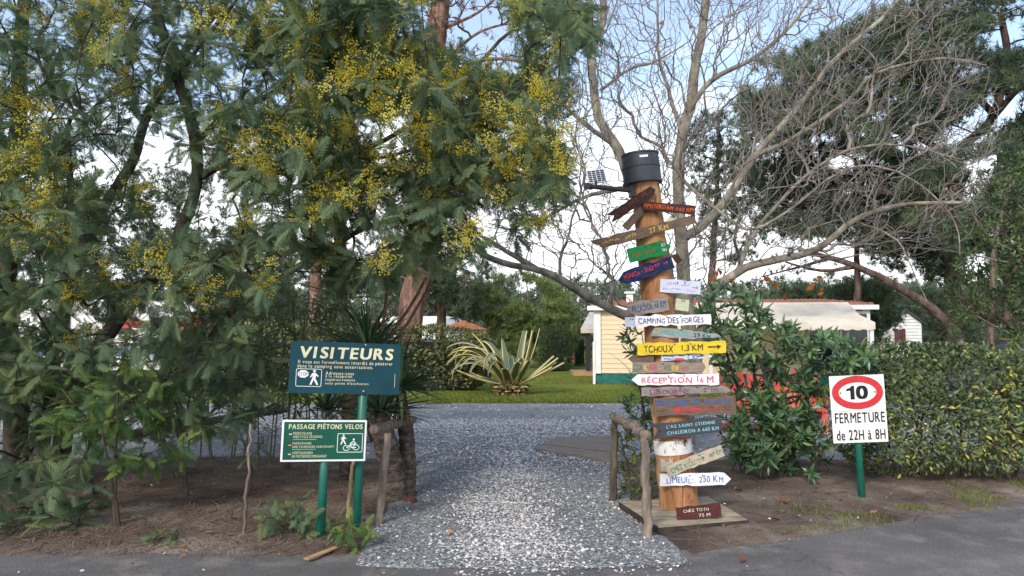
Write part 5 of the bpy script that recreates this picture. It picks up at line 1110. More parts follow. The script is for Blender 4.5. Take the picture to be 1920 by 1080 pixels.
# ------------------------------------------------------------------ variegated agave
M_agave = leafmat('agave_leaf', [(.085, .125, .085), (.13, .175, .125)], transl=.08, rough=.45, mid=(.74, .62, .24), midr=(.60, .82), spec=.4)
M_agavec = leafmat('agave_leaf_cut', [(.085, .125, .085), (.12, .165, .12)], transl=.08, rough=.45, mid=(.70, .58, .23), midr=(.50, .66), spec=.4)
ac = G(957, 742); ag = thing('agave', 'large agave with cream-striped leaves, some cut short, on the lawn', 'agave', ac)
def agave_leaf(az, el, ln, curl, w, cut=False, twist=0.0):
    n = 14; V_, mid, Fc = [], [], []; p = np.array(ac) + np.array([math.cos(az) * .22, math.sin(az) * .22, .30]); a = el; sd = np.array([-math.sin(az), math.cos(az), 0])
    for i in range(n + 1):
        t = i / n; wd = w * (.75 + .6 * math.sin(math.pi * min(1, .15 + t * .6))) * ((1 - .35 * t) if cut else max(.03, (1 - t) ** .6)); d = np.array([math.cos(az) * math.cos(a), math.sin(az) * math.cos(a), math.sin(a)]); nn = np.cross(sd, d)
        s2 = sd * math.cos(twist * t) + nn * math.sin(twist * t)
        for k, (u, m_) in enumerate(((-1, 1), (-.62, .6 if False else .62), (-.45, 0), (0, 0), (.45, 0), (.62, .62), (1, 1))): V_.append(p + s2 * u * wd + nn * (-.35 * wd * (u * u - .3)) * -1); mid.append(m_)
        p = p + d * ln / n; a += curl * (t ** .7) / n
    for i in range(n):
        for k in range(6): q = i * 7 + k; Fc.append((q, q + 1, q + 8, q + 7))
    me = np_mesh('leaf', np.array(V_), np.array(Fc), {'mid': np.array(mid), 'tint': np.full(len(V_), rng.random())}, True); o = link('leaf', me, M_agave, ag)
    so = o.modifiers.new('thickness', 'SOLIDIFY'); so.thickness = .018; so.offset = 0
for k in range(20): agave_leaf(math.pi + rng.uniform(-1.2, 1.2), rng.uniform(.8, 1.4), rng.uniform(1.5, 2.1), -rng.uniform(3.4, 5.6), rng.uniform(.06, .085), twist=rng.normal(0, .5))
for k in range(6): agave_leaf(rng.uniform(-2.4, -.6), rng.uniform(.55, 1.05), rng.uniform(.7, 1.0), -rng.uniform(-.1, .5), rng.uniform(.085, .11), True)
for k in range(6): agave_leaf(rng.uniform(-.5, .6), rng.uniform(.35, .7), rng.uniform(.95, 1.3), rng.uniform(.0, .4), rng.uniform(.085, .11), True)
agave_leaf(-.2, 1.30, 1.35, .15, .085, True); agave_leaf(.1, 1.15, 1.45, .35, .07); agave_leaf(.9, 1.35, 1.35, -.3, .09, True); agave_leaf(2.8, 1.2, 1.5, -1.2, .09)
for k in range(4): agave_leaf(math.pi + rng.uniform(-.6, .3), rng.uniform(.08, .25), rng.uniform(.9, 1.2), rng.uniform(.1, .6), .09)
for k in range(7): agave_leaf(rng.uniform(.8, 2.4), rng.uniform(.6, 1.2), rng.uniform(1.0, 1.5), -rng.uniform(.3, 2.2), .09)
M_stub = pmat('agave_stub', [(.40, (.02, .016, .012)), (.5, (.12, .09, .04)), (.62, (.55, .42, .15))], scale=9, stretch=(1, 1, 2.5), rough=.85, bump=.5, bdist=.02)
for i in range(3):
    for j in range(13):
        a = 2 * math.pi * (j + .5 * (i % 2)) / 13; c = Vector(ac) + Vector((math.cos(a) * (.33 + .04 * i), math.sin(a) * (.33 + .04 * i), .05 + .085 * i)); mb = MB()
        R = Matrix.Rotation(a, 3, 'Z'); mb.box(c, (.17, .15, .06), M=R @ Matrix.Rotation(-.25, 3, 'Y')); mb.build('leaf_stub', M_stub, ag)
mb = MB(); mb.lathe([(.33, -.02), (.36, .1), (.3, .3), (.1, .42)], ac, 18); mb.build('core', M_stub, ag, smooth=True)

# ------------------------------------------------------------------ cherry laurel beside the signpost
LA, LAi = leafpair('laurel_leaf', [(.042, .092, .044), (.070, .142, .060), (.110, .20, .075), (.20, .28, .08)], transl=.15, rough=.33, mid=(.10, .16, .06), midr=(.75, 1.0), spec=.5)
PLf = [proto_blade(.15, 4, .22, .16, pw=.85), proto_blade(.17, 4, .16, .28, pw=.85), proto_blade(.14, 4, .28, .05, pw=.9)]
def whorls(ls, ends, nper, ln, tint=(0, 1), nproto=3, updir=.35, tb=.0):
    K, pos, D, U, S, Tn = [], [], [], [], [], []
    for e, d, tail in ends:
        d = np.array(d) + np.array([0, -.15, updir]); d /= np.linalg.norm(d); b_ = rng.uniform(*tint); n = max(3, int(nper * rng.uniform(.7, 1.35))); x = np.cross(d, rng.normal(0, 1, 3)); x /= np.linalg.norm(x); y = np.cross(d, x); a0_ = rng.uniform(0, 6.28)
        for i in range(n):
            a = a0_ + i * 2.4; t = i / n; el = .25 + .9 * t; r_ = x * math.cos(a) + y * math.sin(a); v = r_ * math.cos(el) + d * math.sin(el)
            pos.append(np.array(e) - d * .10 * (1 - t) + rng.normal(0, .006, 3)); D.append(v + rng.normal(0, .12, 3)); U.append(d + rng.normal(0, .15, 3)); S.append(ln * rng.uniform(.7, 1.15)); Tn.append(np.clip(b_ + rng.normal(0, .12), 0, 1)); K.append(rng.integers(0, nproto))
    K = np.array(K); pos, D, U, S, Tn = map(np.array, (pos, D, U, S, Tn))
    for k in range(nproto):
        q = K == k
        if q.any(): ls.add(k, pos[q], D[q], U[q], S[q], Tn[q])
lg = G(1440, 905); lau = thing('laurel_bush', 'glossy dark green laurel bush between the log signpost and the speed limit sign', 'bush', lg)
sk = Skeleton(); ld = lg.y
for gx, pth in ((1425, [(1410, 820), (1380, 720), (1350, 620), (1330, 545)]), (1445, [(1450, 800), (1430, 700), (1400, 620), (1400, 560)]), (1470, [(1500, 800), (1510, 720), (1490, 640)]), (1500, [(1550, 830), (1590, 760), (1620, 690)]), (1450, [(1470, 850), (1500, 880), (1530, 880)])):
    sk.limb([G(gx, 905)] + [P(x, y, ld + rng.uniform(-.3, .4)) for x, y in pth], .022, .008)
T_, px = sample_poly([(1310, 570), (1335, 530), (1400, 545), (1450, 590), (1520, 610), (1590, 640), (1660, 660), (1670, 700), (1600, 720), (1560, 760), (1560, 800), (1520, 850), (1480, 830), (1380, 740), (1340, 680), (1315, 620)], 300, lambda x, y: ld + rng.uniform(-.55, .75), None)
T4, p4 = sample_poly([(1345, 770), (1430, 765), (1520, 775), (1520, 850), (1420, 880), (1360, 860)], 60, lambda x, y: ld + rng.uniform(-.4, .6), None, zmin=.1); T_ = np.concatenate([T_, T4])
T2, p2 = sample_poly([(1360, 720), (1480, 800), (1560, 800), (1560, 900), (1500, 925), (1430, 935), (1400, 860), (1360, 800)], 64, lambda x, y: ld + rng.uniform(-.5, .5), None, zmin=.1)
e = sk.grow(np.concatenate([T_, T2]), kpath=.2, wig=.02, seg=.12); sk.build(lau, M_twig, M_twig, rtip=.004, rmax=.02, min_r=.003, trunk='stems')
ls = Leafset(); whorls(ls, e, 9, .125, (.05, .7)); ls.build('foliage', PLf, LA, LAi, lau, 'leaf', 300)
# laurel sprigs left of the log and behind it
lg2 = G(1205, 905); l2 = thing('laurel_bush', 'small laurel bush growing between the log and the branch railing', 'bush', lg2); sk = Skeleton()
for pth in ([(1210, 820), (1200, 740), (1190, 660), (1175, 625)], [(1225, 800), (1215, 700), (1205, 630)]): sk.limb([lg2] + [P(x, y, lg2.y + .2) for x, y in pth], .014, .005)
T_, px = sample_poly([(1165, 735), (1230, 700), (1240, 790), (1220, 840), (1180, 790)], 26, lambda x, y: lg2.y + rng.uniform(-.1, .6), None); T2, p2 = sample_poly([(1150, 620), (1180, 610), (1230, 640), (1225, 690), (1170, 660)], 11, lambda x, y: lg2.y + rng.uniform(0, .5), None)
e = sk.grow(np.concatenate([T_, T2]), kpath=.2, wig=.02, seg=.1); sk.build(l2, M_twig, M_twig, rtip=.003, rmax=.012, min_r=.002, trunk='stems'); ls = Leafset(); whorls(ls, e, 8, .10, (.0, .5)); ls.build('foliage', PLf, LA, LAi, l2, 'leaf', 80)
# strap-leaved plant behind
ST, STi = leafpair('strap_leaf', [(.05, .10, .035), (.10, .15, .05), (.24, .24, .10)], transl=.25, rough=.5)
sg = G(1205, 800); stp = thing('strap_plant', 'pale strap-leaved plant behind the log near the cream wall', 'plant', sg); ls = Leafset(); n = 60; a = rng.uniform(0, 6.28, n); el = rng.uniform(.2, 1.35, n)
c = np.array(P(1205, 730, sg.y)); ls.add(0, np.tile(c, (n, 1)) + rng.normal(0, .05, (n, 3)), np.stack([np.cos(a) * np.cos(el), np.sin(a) * np.cos(el), np.sin(el)], -1), np.array([0, 0, 1.0]) + rng.normal(0, .2, (n, 3)), rng.uniform(.35, .75, n), rng.random(n))
ls.build('leaf_mass', [proto_blade(.035, 6, .15, .5, tipw=.6)], ST, STi, stp, 'leaf', 60); mb = MB(); mb.tube([sg, c], [.03, .02], 8); mb.build('stem', M_twig, stp)
# small-leaved bush between the railing posts
SB, SBi = leafpair('small_leaf', [(.05, .09, .025), (.10, .16, .035), (.20, .24, .05)], transl=.25, rough=.5)
def bush(name, label, base_px, poly, n, dd, ln, nper, pair, wid=.22, nind=60, stems=3, tint=(0, 1), r0=.01, z=.05, cat='bush', dbase=None):
    g = G(*base_px) if dbase is None else Vector((P(base_px[0], base_px[1], dbase).x, dbase, 0)); o = thing(name, label, cat, g); sk = Skeleton(); xs = [p[0] for p in poly]; ys = [p[1] for p in poly]
    for k in range(stems): sk.limb([g + Vector((rng.normal(0, .08), rng.normal(0, .08), -.02)), P(np.mean(xs) + rng.normal(0, .12) * (max(xs) - min(xs)), (max(ys) + min(ys)) / 2 + 20, g.y + rng.uniform(-dd, dd) * .5), P(rng.uniform(np.percentile(xs, 20), np.percentile(xs, 80)), min(ys) + .25 * (max(ys) - min(ys)), g.y + rng.uniform(-dd, dd) * .5)], r0, r0 * .4)
    T_, _p = sample_poly(poly, n, lambda x, y: g.y + rng.uniform(-dd, dd), None, zmin=z); e = sk.grow(T_, kpath=.2, wig=.03, seg=.1); sk.build(o, M_twig, M_twig, rtip=.0025, rmax=r0, min_r=.002, trunk='stems'); ls = Leafset(); whorls(ls, e, nper, ln, tint); ls.build('foliage', [proto_blade(wid, 3, .2, .15), proto_blade(wid * .85, 3, .15, .25), proto_blade(wid * 1.1, 3, .1, .1)], pair[0], pair[1], o, 'leaf', nind)
bush('privet_bush', 'light green small-leaved bush between the railing posts', (1180, 935), [(1150, 800), (1200, 800), (1235, 830), (1240, 920), (1190, 945), (1150, 920), (1145, 860)], 95, .35, .045, 8, (SB, SBi))
bush('privet_bush', 'yellow-green straggly shoots between the slab and the laurel bush', (1390, 895), [(1350, 790), (1390, 800), (1420, 880), (1380, 890), (1350, 840)], 34, .3, .05, 6, (SB, SBi), tint=(.5, 1), nind=40)

# ------------------------------------------------------------------ variegated hedge on the right
HE, HEi = leafpair('hedge_leaf', [(.050, .042, .03), (.058, .085, .042), (.082, .122, .055), (.118, .162, .068), (.16, .19, .075)], transl=.13, rough=.45, mid=(.55, .47, .06), midr=(.15, .55), mid_tint=.84, spec=.4)
hg = G(1760, 915); hed = thing('variegated_hedge', 'clipped hedge with yellow-centred leaves behind the speed limit sign', 'hedge', hg)
hx0, hx1 = P(1632, 800, hg.y).x, P(1905, 800, hg.y + .6).x; hy0, hy1 = hg.y - .15, hg.y + 1.15; hz0, hz1 = .14, P(1700, 655, hg.y + .3).z
def hedge_leaves(n, x0, x1, y0, y1, z0, z1, ln, clump=.10, seed=0, rot=0.0, pivot=None, round_=.35):
    """leaves over a rounded box, thin in places"""
    c = np.array([(x0 + x1) / 2, (y0 + y1) / 2, (z0 + z1) / 2]); h = np.array([(x1 - x0) / 2, (y1 - y0) / 2, (z1 - z0) / 2]); q = rng.normal(0, 1, (n * 2, 3)); q = norm(q); pw = 5.0
    k = 1 / (np.abs(q) ** pw).sum(1) ** (1 / pw); s_ = q * k[:, None] * (1 - .28 * rng.random(n * 2)[:, None] ** 2.2); nn = norm(np.sign(s_) * np.abs(s_) ** (pw - 1)); p = c + s_ * h
    p += nn * ((vnoise(p[:, 0] + p[:, 1], p[:, 2] + p[:, 1] * .7, 5, seed) - .5) * clump * 2)[:, None]
    w_ = rng.random(n * 2) < np.where(s_[:, 1] > .4, .35, 1) * np.where(nn[:, 2] < -.7, .3, 1) * (.55 + .6 * vnoise(p[:, 0] + p[:, 1], p[:, 2], 3.3, seed + 3)); p, nn = p[w_][:n], nn[w_][:n]; m_ = len(p)
    D = nn * .6 + rng.normal(0, .55, (m_, 3)) + (0, 0, .25); U = nn + rng.normal(0, .5, (m_, 3)) + (0, 0, .5)
    if rot: c_, s2 = math.cos(rot), math.sin(rot); R = np.array([[c_, -s2, 0], [s2, c_, 0], [0, 0, 1]]); p = (p - pivot) @ R.T + pivot; D = D @ R.T; U = U @ R.T
    t = np.clip(.25 + .55 * vnoise(p[:, 0] * 1.0 + p[:, 1], p[:, 2], 2.2, seed + 5) + rng.normal(0, .22, m_), 0, 1)
    return p, D, U, ln * rng.uniform(.65, 1.2, m_), t
ls = Leafset(); A_ = hedge_leaves(13000, hx0, hx1, hy0, hy1, hz0, hz1, .062, .10, 1)
K = rng.integers(0, 2, len(A_[0]))
for k in range(2): q = K == k; ls.add(k, *[a[q] for a in A_])
ls.build('foliage', [proto_blade(.26, 3, .2, .15), proto_blade(.22, 3, .25, .3)], HE, HEi, hed, 'leaf', 300)
sk = Skeleton()
for k in range(9): x = hx0 + .15 + (hx1 - hx0 - .3) * k / 8; sk.limb([Vector((x, hy0 + .5 + rng.normal(0, .1), -.02)), Vector((x + rng.normal(0, .08), hy0 + .5, .4)), Vector((x + rng.normal(0, .15), hy0 + .45, 1.0))], .02, .008)
n = 220; e = sk.grow(np.stack([rng.uniform(hx0 + .1, hx1 - .1, n), rng.uniform(hy0 + .12, hy1 - .12, n), rng.uniform(.3, hz1 - .1, n)], -1), kpath=.2, wig=.02); sk.build(hed, M_twig, M_twig, rtip=.0035, rmax=.014, min_r=.003, trunk='stems')

# ------------------------------------------------------------------ clipped hedge beyond the yucca, dark hedges by the lawn
CH, CHi = leafpair('clipped_leaf', [(.065, .080, .032), (.11, .13, .048), (.18, .19, .072), (.26, .25, .10)], transl=.15, rough=.5)
def clipped(name, label, x0, x1, y0, y1, z1, n, ln, pair, seed, rot=0.0, wid=.25):
    c = Vector(((x0 + x1) / 2, (y0 + y1) / 2, 0)); o = thing(name, label, 'hedge', c); ls = Leafset(); ls.add(0, *hedge_leaves(n, x0, x1, y0, y1, .02, z1, ln, .07, seed, rot, np.array(c))); ls.build('foliage', [proto_blade(wid, 2, .2, .15)], pair[0], pair[1], o, 'leaf', 0)
    mb = MB(); hx, hy = (x1 - x0) / 2 - .32, (y1 - y0) / 2 - .3; mb.box((c.x, c.y, z1 / 2 - .15), (hx * 2, hy * 2, z1 - .5), rz=rot); mb.build('inner_box', M_inner, o)  # plain dark box filling the hedge behind its leaves
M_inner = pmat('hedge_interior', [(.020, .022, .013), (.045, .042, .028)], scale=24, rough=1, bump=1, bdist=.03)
hxr = P(915, 700, 19.2).x; zh = P(800, 612, 19.2).z
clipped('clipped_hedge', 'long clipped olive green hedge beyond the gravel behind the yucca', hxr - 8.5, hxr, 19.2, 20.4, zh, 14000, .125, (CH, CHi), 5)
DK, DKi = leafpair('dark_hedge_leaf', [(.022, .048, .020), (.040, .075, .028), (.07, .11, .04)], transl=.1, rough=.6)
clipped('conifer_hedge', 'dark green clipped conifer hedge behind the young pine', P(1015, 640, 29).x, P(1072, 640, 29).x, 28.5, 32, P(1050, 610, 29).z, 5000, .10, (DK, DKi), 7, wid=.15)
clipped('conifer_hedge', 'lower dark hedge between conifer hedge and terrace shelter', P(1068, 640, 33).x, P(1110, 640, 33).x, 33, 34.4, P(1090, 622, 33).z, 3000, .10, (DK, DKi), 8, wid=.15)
# ------------------------------------------------------------------ big bare tree behind the signpost
tb = Vector((P(1285, 700, 10.6).x, 10.6, 0)); td = tb.y
bare = thing('bare_tree', 'leafless lichen-covered tree spreading behind the signpost', 'tree', tb); sk = Skeleton()
sk.limb([tb, P(1288, 640, td), P(1283, 540, td), P(1278, 430, td), P(1272, 330, td), P(1270, 250, td - .1), P(1292, 175, td - .1), P(1305, 90, td - .2), P(1318, 0, td - .2), P(1330, -150, td - .2)], 0.136, 0.045)
sk.limb([tb + Vector((-.15, .1, 0)), P(1255, 560, td + .3), P(1222, 440, td + .5), P(1185, 350, td + .6), P(1150, 270, td + .6), P(1118, 180, td + .7), P(1112, 110, td + .7), P(1128, 20, td + .8), P(1130, -160, td + .9)], 0.120, 0.045)
sk.limb([tb + Vector((-.1, -.1, .3)), P(1225, 620, td - .3), P(1165, 588, td - .5), P(1090, 548, td - .7), P(1020, 510, td - .9), P(960, 492, td - 1.0), P(905, 478, td - 1.1), P(850, 440, td - 1.2), P(800, 400, td - 1.2)], 0.104, 0.026)
sk.limb([P(1005, 505, td - .9), P(950, 470, td - .9), P(900, 440, td - 1.0), P(880, 420, td - 1.0)], 0.048, 0.015)
sk.limb([tb + Vector((.1, 0, .6)), P(1320, 575, td - .2), P(1380, 515, td - .3), P(1450, 488, td - .4), P(1530, 465, td - .5), P(1605, 415, td - .6), P(1700, 385, td - .7), P(1800, 380, td - .8)], 0.096, 0.022)
sk.limb([P(1278, 450, td), P(1340, 400, td + .2), P(1420, 290, td + .3), P(1470, 230, td + .3), P(1550, 130, td + .3), P(1660, 20, td + .3), P(1740, -80, td + .3)], 0.072, 0.022)
sk.limb([P(1420, 290, td + .3), P(1480, 260, td + .1), P(1590, 190, td), P(1640, 140, td - .1), P(1760, 110, td - .2), P(1850, 120, td - .3)], 0.040, 0.011)
sk.limb([P(1276, 230, td - .1), P(1330, 150, td - .3), P(1410, 110, td - .4), P(1480, 50, td - .5), P(1540, -30, td - .6)], 0.048, 0.015)
sk.limb([P(1275, 240, td - .1), P(1240, 130, td), P(1235, 60, td), P(1230, -80, td)], 0.032, 0.011)
sk.limb([P(1150, 270, td + .6), P(1090, 230, td + .4), P(1050, 190, td + .3), P(1000, 120, td + .3), P(960, 40, td + .2)], 0.040, 0.011)
sk.limb([P(1125, 170, td + .7), P(1180, 130, td + .5), P(1230, 115, td + .3), P(1300, 75, td + .2)], 0.028, 0.007)
sk.limb([P(1185, 350, td + .6), P(1110, 365, td + .2), P(1050, 395, td - .2), P(980, 430, td - .4), P(930, 425, td - .5)], 0.040, 0.010)
sk.limb([P(1380, 515, td - .3), P(1420, 430, td - .2), P(1500, 340, td - .2), P(1590, 285, td - .3), P(1690, 275, td - .4), P(1800, 300, td - .5)], 0.036, 0.009)
sk.limb([P(1272, 330, td), P(1330, 380, td - .5), P(1400, 430, td - .8), P(1470, 400, td - 1.0), P(1560, 330, td - 1.1), P(1640, 310, td - 1.2), P(1720, 340, td - 1.2), P(1790, 420, td - 1.3), P(1800, 480, td - 1.3)], 0.028, 0.007)
sk.limb([P(1605, 415, td - .6), P(1680, 450, td - .8), P(1720, 530, td - .9), P(1740, 570, td - .9)], 0.014, 0.005)
bpoly = [(830, 390), (880, 470), (960, 460), (1050, 520), (1130, 560), (1180, 480), (1330, 520), (1420, 460), (1560, 500), (1660, 470), (1800, 500), (1860, 380), (1880, 200), (1800, 40), (1700, -160), (960, -160), (940, 60), (1010, 200), (1020, 330), (900, 380)]
T_, px = sample_poly(bpoly, 1700, lambda x, y: td + rng.normal(-.2, .75), None)
kp = vnoise(px[:, 0], px[:, 1], 1 / 70., 31) > .22; T_ = T_[kp]
e = sk.grow(T_, kpath=.22, wig=.024, sag=.02, seg=.15, turn=.55)
extra = []
for p_, d, tail in e:                          # a spray of fine twiglets at each end
    for k in range(4):
        q = Vector(p_) + (Vector(d) * .5 + Vector(rng.normal(0, .6, 3))) * rng.uniform(.12, .32); extra.append(tuple(q))
sk.grow(np.array(extra), kpath=.6, wig=.05, seg=.09, turn=.3)
sk.build(bare, M_oak, M_oaktwig, rtip=.0034, pw=.37, rmax=.03, sides=3, limb_sides=12, min_r=.0032)
DL_, DLi = leafpair('dead_oak_leaf', [(.30, .10, .03), (.42, .17, .06)], transl=.35, rough=.7)
pts = []
for x, y, n in ((1345, 510, 5), (1372, 530, 4), (1350, 530, 3), (1438, 520, 4), (1455, 530, 2), (1528, 536, 5), (1540, 545, 2), (1240, 41, 2), (1296, 52, 1), (1715, 24, 2), (1300, 395, 1), (1795, 160, 1), (1480, 545, 1), (1105, 352, 2)):
    for k in range(n): pts.append(tuple(P(x + rng.normal(0, 5), y + rng.normal(0, 5), td - .6 + rng.normal(0, .1))))
ls = Leafset(); n = len(pts); ls.add(0, np.array(pts), rng.normal(0, 1, (n, 3)) + (0, 0, -.5), rng.normal(0, 1, (n, 3)) + (0, -1.5, 0), rng.uniform(.07, .12, n), rng.random(n)); ls.build('dead_leaves', [proto_blade(.33, 3, .3, .3)], DL_, DLi, bare, 'dead_leaf', n - 1)

# ------------------------------------------------------------------ pines
PN, PNi = leafpair('pine_needles', [(.045, .070, .048), (.075, .110, .066), (.110, .150, .085), (.15, .19, .10)], transl=.15, rough=.6, spec=.2)
PNy, PNyi = leafpair('young_pine_needles', [(.12, .165, .06), (.19, .245, .085), (.26, .31, .11)], transl=.2, rough=.6, spec=.2)
PNb, PNbi = leafpair('brown_needles', [(.10, .055, .035), (.18, .11, .075), (.24, .16, .11)], transl=.1, rough=.8)
M_pinetwig = pmat('pine_branch', [(.07, .045, .036), (.15, .10, .08)], scale=4, rough=.95, bump=0)
TU = [proto_tuft(19, s_, .038) for s_ in (1, 2, 3)]
def tufts(ls, ends, per, ln, tint=(0, 1), spread=.35):
    K, pos, D, S, Tn = [], [], [], [], []
    for e, d, tail in ends:
        b_ = rng.uniform(*tint)
        for i in range(max(1, int(rng.uniform(.6, 1.5) * per * 1.6))):
            pos.append(np.array(e) + rng.normal(0, spread * .5, 3) * (1, 1, .6)); D.append(np.array(d) * .6 + rng.normal(0, .55, 3) + (0, 0, .55)); S.append(ln * rng.uniform(.75, 1.2)); Tn.append(np.clip(b_ + rng.normal(0, .15), 0, 1)); K.append(rng.integers(0, 3))
    K = np.array(K); pos, D, S, Tn = map(np.array, (pos, D, S, Tn))
    for k in range(3):
        q = K == k
        if q.any(): ls.add(k, pos[q], D[q], rng.normal(0, 1, (q.sum(), 3)), S[q], Tn[q])
def pine(name, label, limbs, poly, n, d0_, dd, per, ln, base, pair=(PN, PNi), tint=(0, 1), spread=.35, rt=.008, rmax=.06, gapn=.36, group=None, gs=60., nind=0, bark=None, minr=.006, zmin=.15):
    o = thing(name, label, 'tree', base, group); sk = Skeleton()
    for pts, r0, r1 in limbs: sk.limb(pts, r0, r1, step=.3, jit=.01)
    T_, px = sample_poly(poly, n, lambda x, y: d0_ + rng.uniform(-dd, dd), None, zmin=zmin); T_ = T_[vnoise(px[:, 0], px[:, 1], 1 / gs, int(abs(base[0]) * 7) + 3) > gapn]
    e = sk.grow(T_, kpath=.3, wig=.03, sag=-.03, seg=.3); sk.build(o, bark or M_trunkred, M_pinetwig, rtip=rt, pw=.4, rmax=rmax, sides=3, min_r=minr)
    ls = Leafset(); tufts(ls, e, per, ln, tint, spread); ls.build('needles', TU, pair[0], pair[1], o, 'tuft', nind); return o
def gb(x, d): return Vector((P(x, 620, d).x, d, 0))
M_dkbark = pmat('dark_pine_bark', [(.3, (.045, .030, .026)), (.5, (.105, .072, .060)), (.68, (.19, .14, .115))], scale=7, stretch=(1, 1, .22), rough=.95, bump=1.0, bscale=14, bdist=.05, spec=.1)
# wide pine at the upper right
b_ = gb(1800, 25)
pine('pine_tree', 'wide dark umbrella pine with forked trunk towering behind the variegated hedge', [([b_, P(1785, 480, 25), P(1795, 300, 25), P(1865, 215, 25), P(1880, 120, 25), P(1890, 20, 25)], .30, .10), ([P(1795, 300, 25), P(1720, 260, 24.5), P(1620, 230, 24), P(1520, 210, 23.6), P(1430, 190, 23.5)], .13, .04), ([P(1865, 215, 25), P(1770, 130, 24.5), P(1660, 80, 24)], .12, .04), ([P(1790, 380, 25), P(1700, 370, 24.4), P(1600, 350, 24), P(1520, 320, 24)], .10, .03), ([P(1865, 215, 25), P(1930, 150, 25.4), P(2000, 120, 26)], .13, .04), ([P(1790, 420, 25), P(1860, 380, 25), P(1940, 350, 25)], .10, .03)],
     [(1385, 200), (1400, 120), (1470, 105), (1540, 75), (1590, 55), (1650, 25), (1760, -10), (1960, -40), (2150, 40), (2150, 400), (1940, 420), (1880, 400), (1900, 290), (1820, 240), (1700, 270), (1650, 290), (1540, 260), (1450, 280), (1390, 260)], 1700, 24.5, 1.9, 6, .30, b_, spread=.42, gapn=.24, rt=.010, bark=M_dkbark)
b_ = gb(1600, 27)
pine('pine_tree', 'dark pine behind the bare tree above the awning', [([b_, P(1610, 480, 27), P(1620, 380, 27), P(1600, 300, 27)], .16, .06), ([P(1615, 430, 27), P(1560, 400, 26.5), P(1450, 380, 26)], .09, .03), ([P(1618, 400, 27), P(1720, 380, 27), P(1790, 400, 27)], .09, .03)],
     [(1385, 320), (1480, 280), (1600, 270), (1780, 290), (1850, 420), (1780, 520), (1680, 510), (1600, 450), (1480, 440), (1390, 410)], 800, 26.5, 1.6, 5, .30, b_, tint=(0, .6), spread=.42, gapn=.26, rt=.010, bark=M_dkbark)  # needles take only the darker tints
b_ = gb(1330, 30)
pine('pine_tree', 'dark pine seen through bare twigs beside the signpost bucket', [([b_, P(1335, 480, 30), P(1345, 330, 30), P(1350, 220, 30)], .2, .06)], [(1290, 230), (1350, 200), (1420, 260), (1440, 400), (1400, 500), (1310, 480), (1290, 350)], 240, 30, 1.3, 4, .28, b_, tint=(0, .6), spread=.4, gapn=.3, rt=.010, bark=M_pinetwig)
b_ = gb(1880, 23)
pine('pine_tree', 'lower pine boughs hanging just behind the leafy evergreen tree', [([b_, P(1885, 480, 23), P(1880, 380, 23), P(1875, 290, 23)], .14, .06), ([P(1882, 420, 23), P(1820, 400, 22.6), P(1760, 390, 22.4)], .06, .02)], [(1700, 330), (1800, 270), (1960, 260), (2000, 420), (1960, 560), (1800, 520), (1760, 450), (1700, 420)], 420, 23, 1.4, 5, .28, b_, tint=(.1, .8), spread=.42, gapn=.30, rt=.010, bark=M_dkbark)
# leaning pine over the chalet
b_ = gb(1850, 19)
pine('leaning_pine', 'brown pine trunk leaning far left over the white chalet', [([b_, P(1770, 610, 19), P(1690, 550, 19), P(1600, 500, 19), P(1550, 480, 19), P(1500, 462, 18.8)], .16, .06), ([P(1600, 500, 19), P(1540, 510, 18.8), P(1470, 490, 18.6)], .07, .02), ([P(1560, 483, 19), P(1500, 500, 18.8), P(1430, 520, 18.6)], .05, .015)], [(1420, 440), (1540, 445), (1560, 500), (1430, 530)], 45, 18.8, .6, .6, .2, b_, tint=(0, .4), rt=.006, gapn=.2, bark=M_dkbark)
# round green pines behind the awning
for bx, d_, pol, lab, tn in ((1610, 34, [(1560, 545), (1600, 520), (1660, 530), (1680, 600), (1640, 650), (1570, 640)], 'round green pine between the awning and the chalet', (.3, 1)), (1790, 56, [(1690, 560), (1750, 530), (1830, 560), (1840, 640), (1700, 640)], 'dark pine behind the chalet roof', (0, .5)), (1500, 42, [(1440, 560), (1480, 530), (1560, 545), (1570, 600), (1440, 610)], 'small pine above the awning ridge', (.2, .7))):
    b_ = gb(bx, d_); pine('pine_tree', lab, [([b_, P(bx, 600, d_), P(bx, 550, d_)], .15, .05)], pol, 170, d_, 1.4, 5, .34, b_, tint=tn, spread=.5, gapn=.2, rt=.012)
# big trunk left of centre with dead branches high up
b_ = gb(770, 20)
big_pine = pine('pine_tree', 'tall pine with thick reddish flaking trunk and dead branches high up', [([b_, P(768, 600, 20), P(780, 520, 20), P(795, 420, 20), P(805, 300, 20), P(815, 150, 20), P(825, -60, 20), P(830, -300, 20)], .36, .24), ([P(812, 180, 20), P(880, 120, 19.3), P(950, 110, 18.8), P(1010, 130, 18.5)], .07, .03), ([P(815, 130, 20), P(900, 60, 19.5), P(980, 40, 19)], .06, .02), ([P(818, 60, 20), P(900, 20, 20), P(960, -30, 20)], .06, .02), ([P(812, 180, 20), P(900, 170, 19), P(980, 190, 18.8), P(1040, 180, 18.6)], .05, .02)],
     [(790, -60), (1060, -60), (1060, 60), (1080, 190), (1000, 215), (930, 180), (860, 150), (800, 150)], 230, 19.6, 1.3, .55, .22, b_, pair=(PNb, PNbi), rt=.010, spread=.3, gapn=.15, minr=.010)
T_, px = sample_poly([(890, 150), (1010, 140), (1085, 165), (1070, 225), (960, 230), (890, 205)], 60, lambda x, y: 19 + rng.uniform(-.8, .8), None); T2, _p = sample_poly([(980, -60), (1090, -60), (1085, 70), (1000, 80)], 50, lambda x, y: 19 + rng.uniform(-1, 1), None)
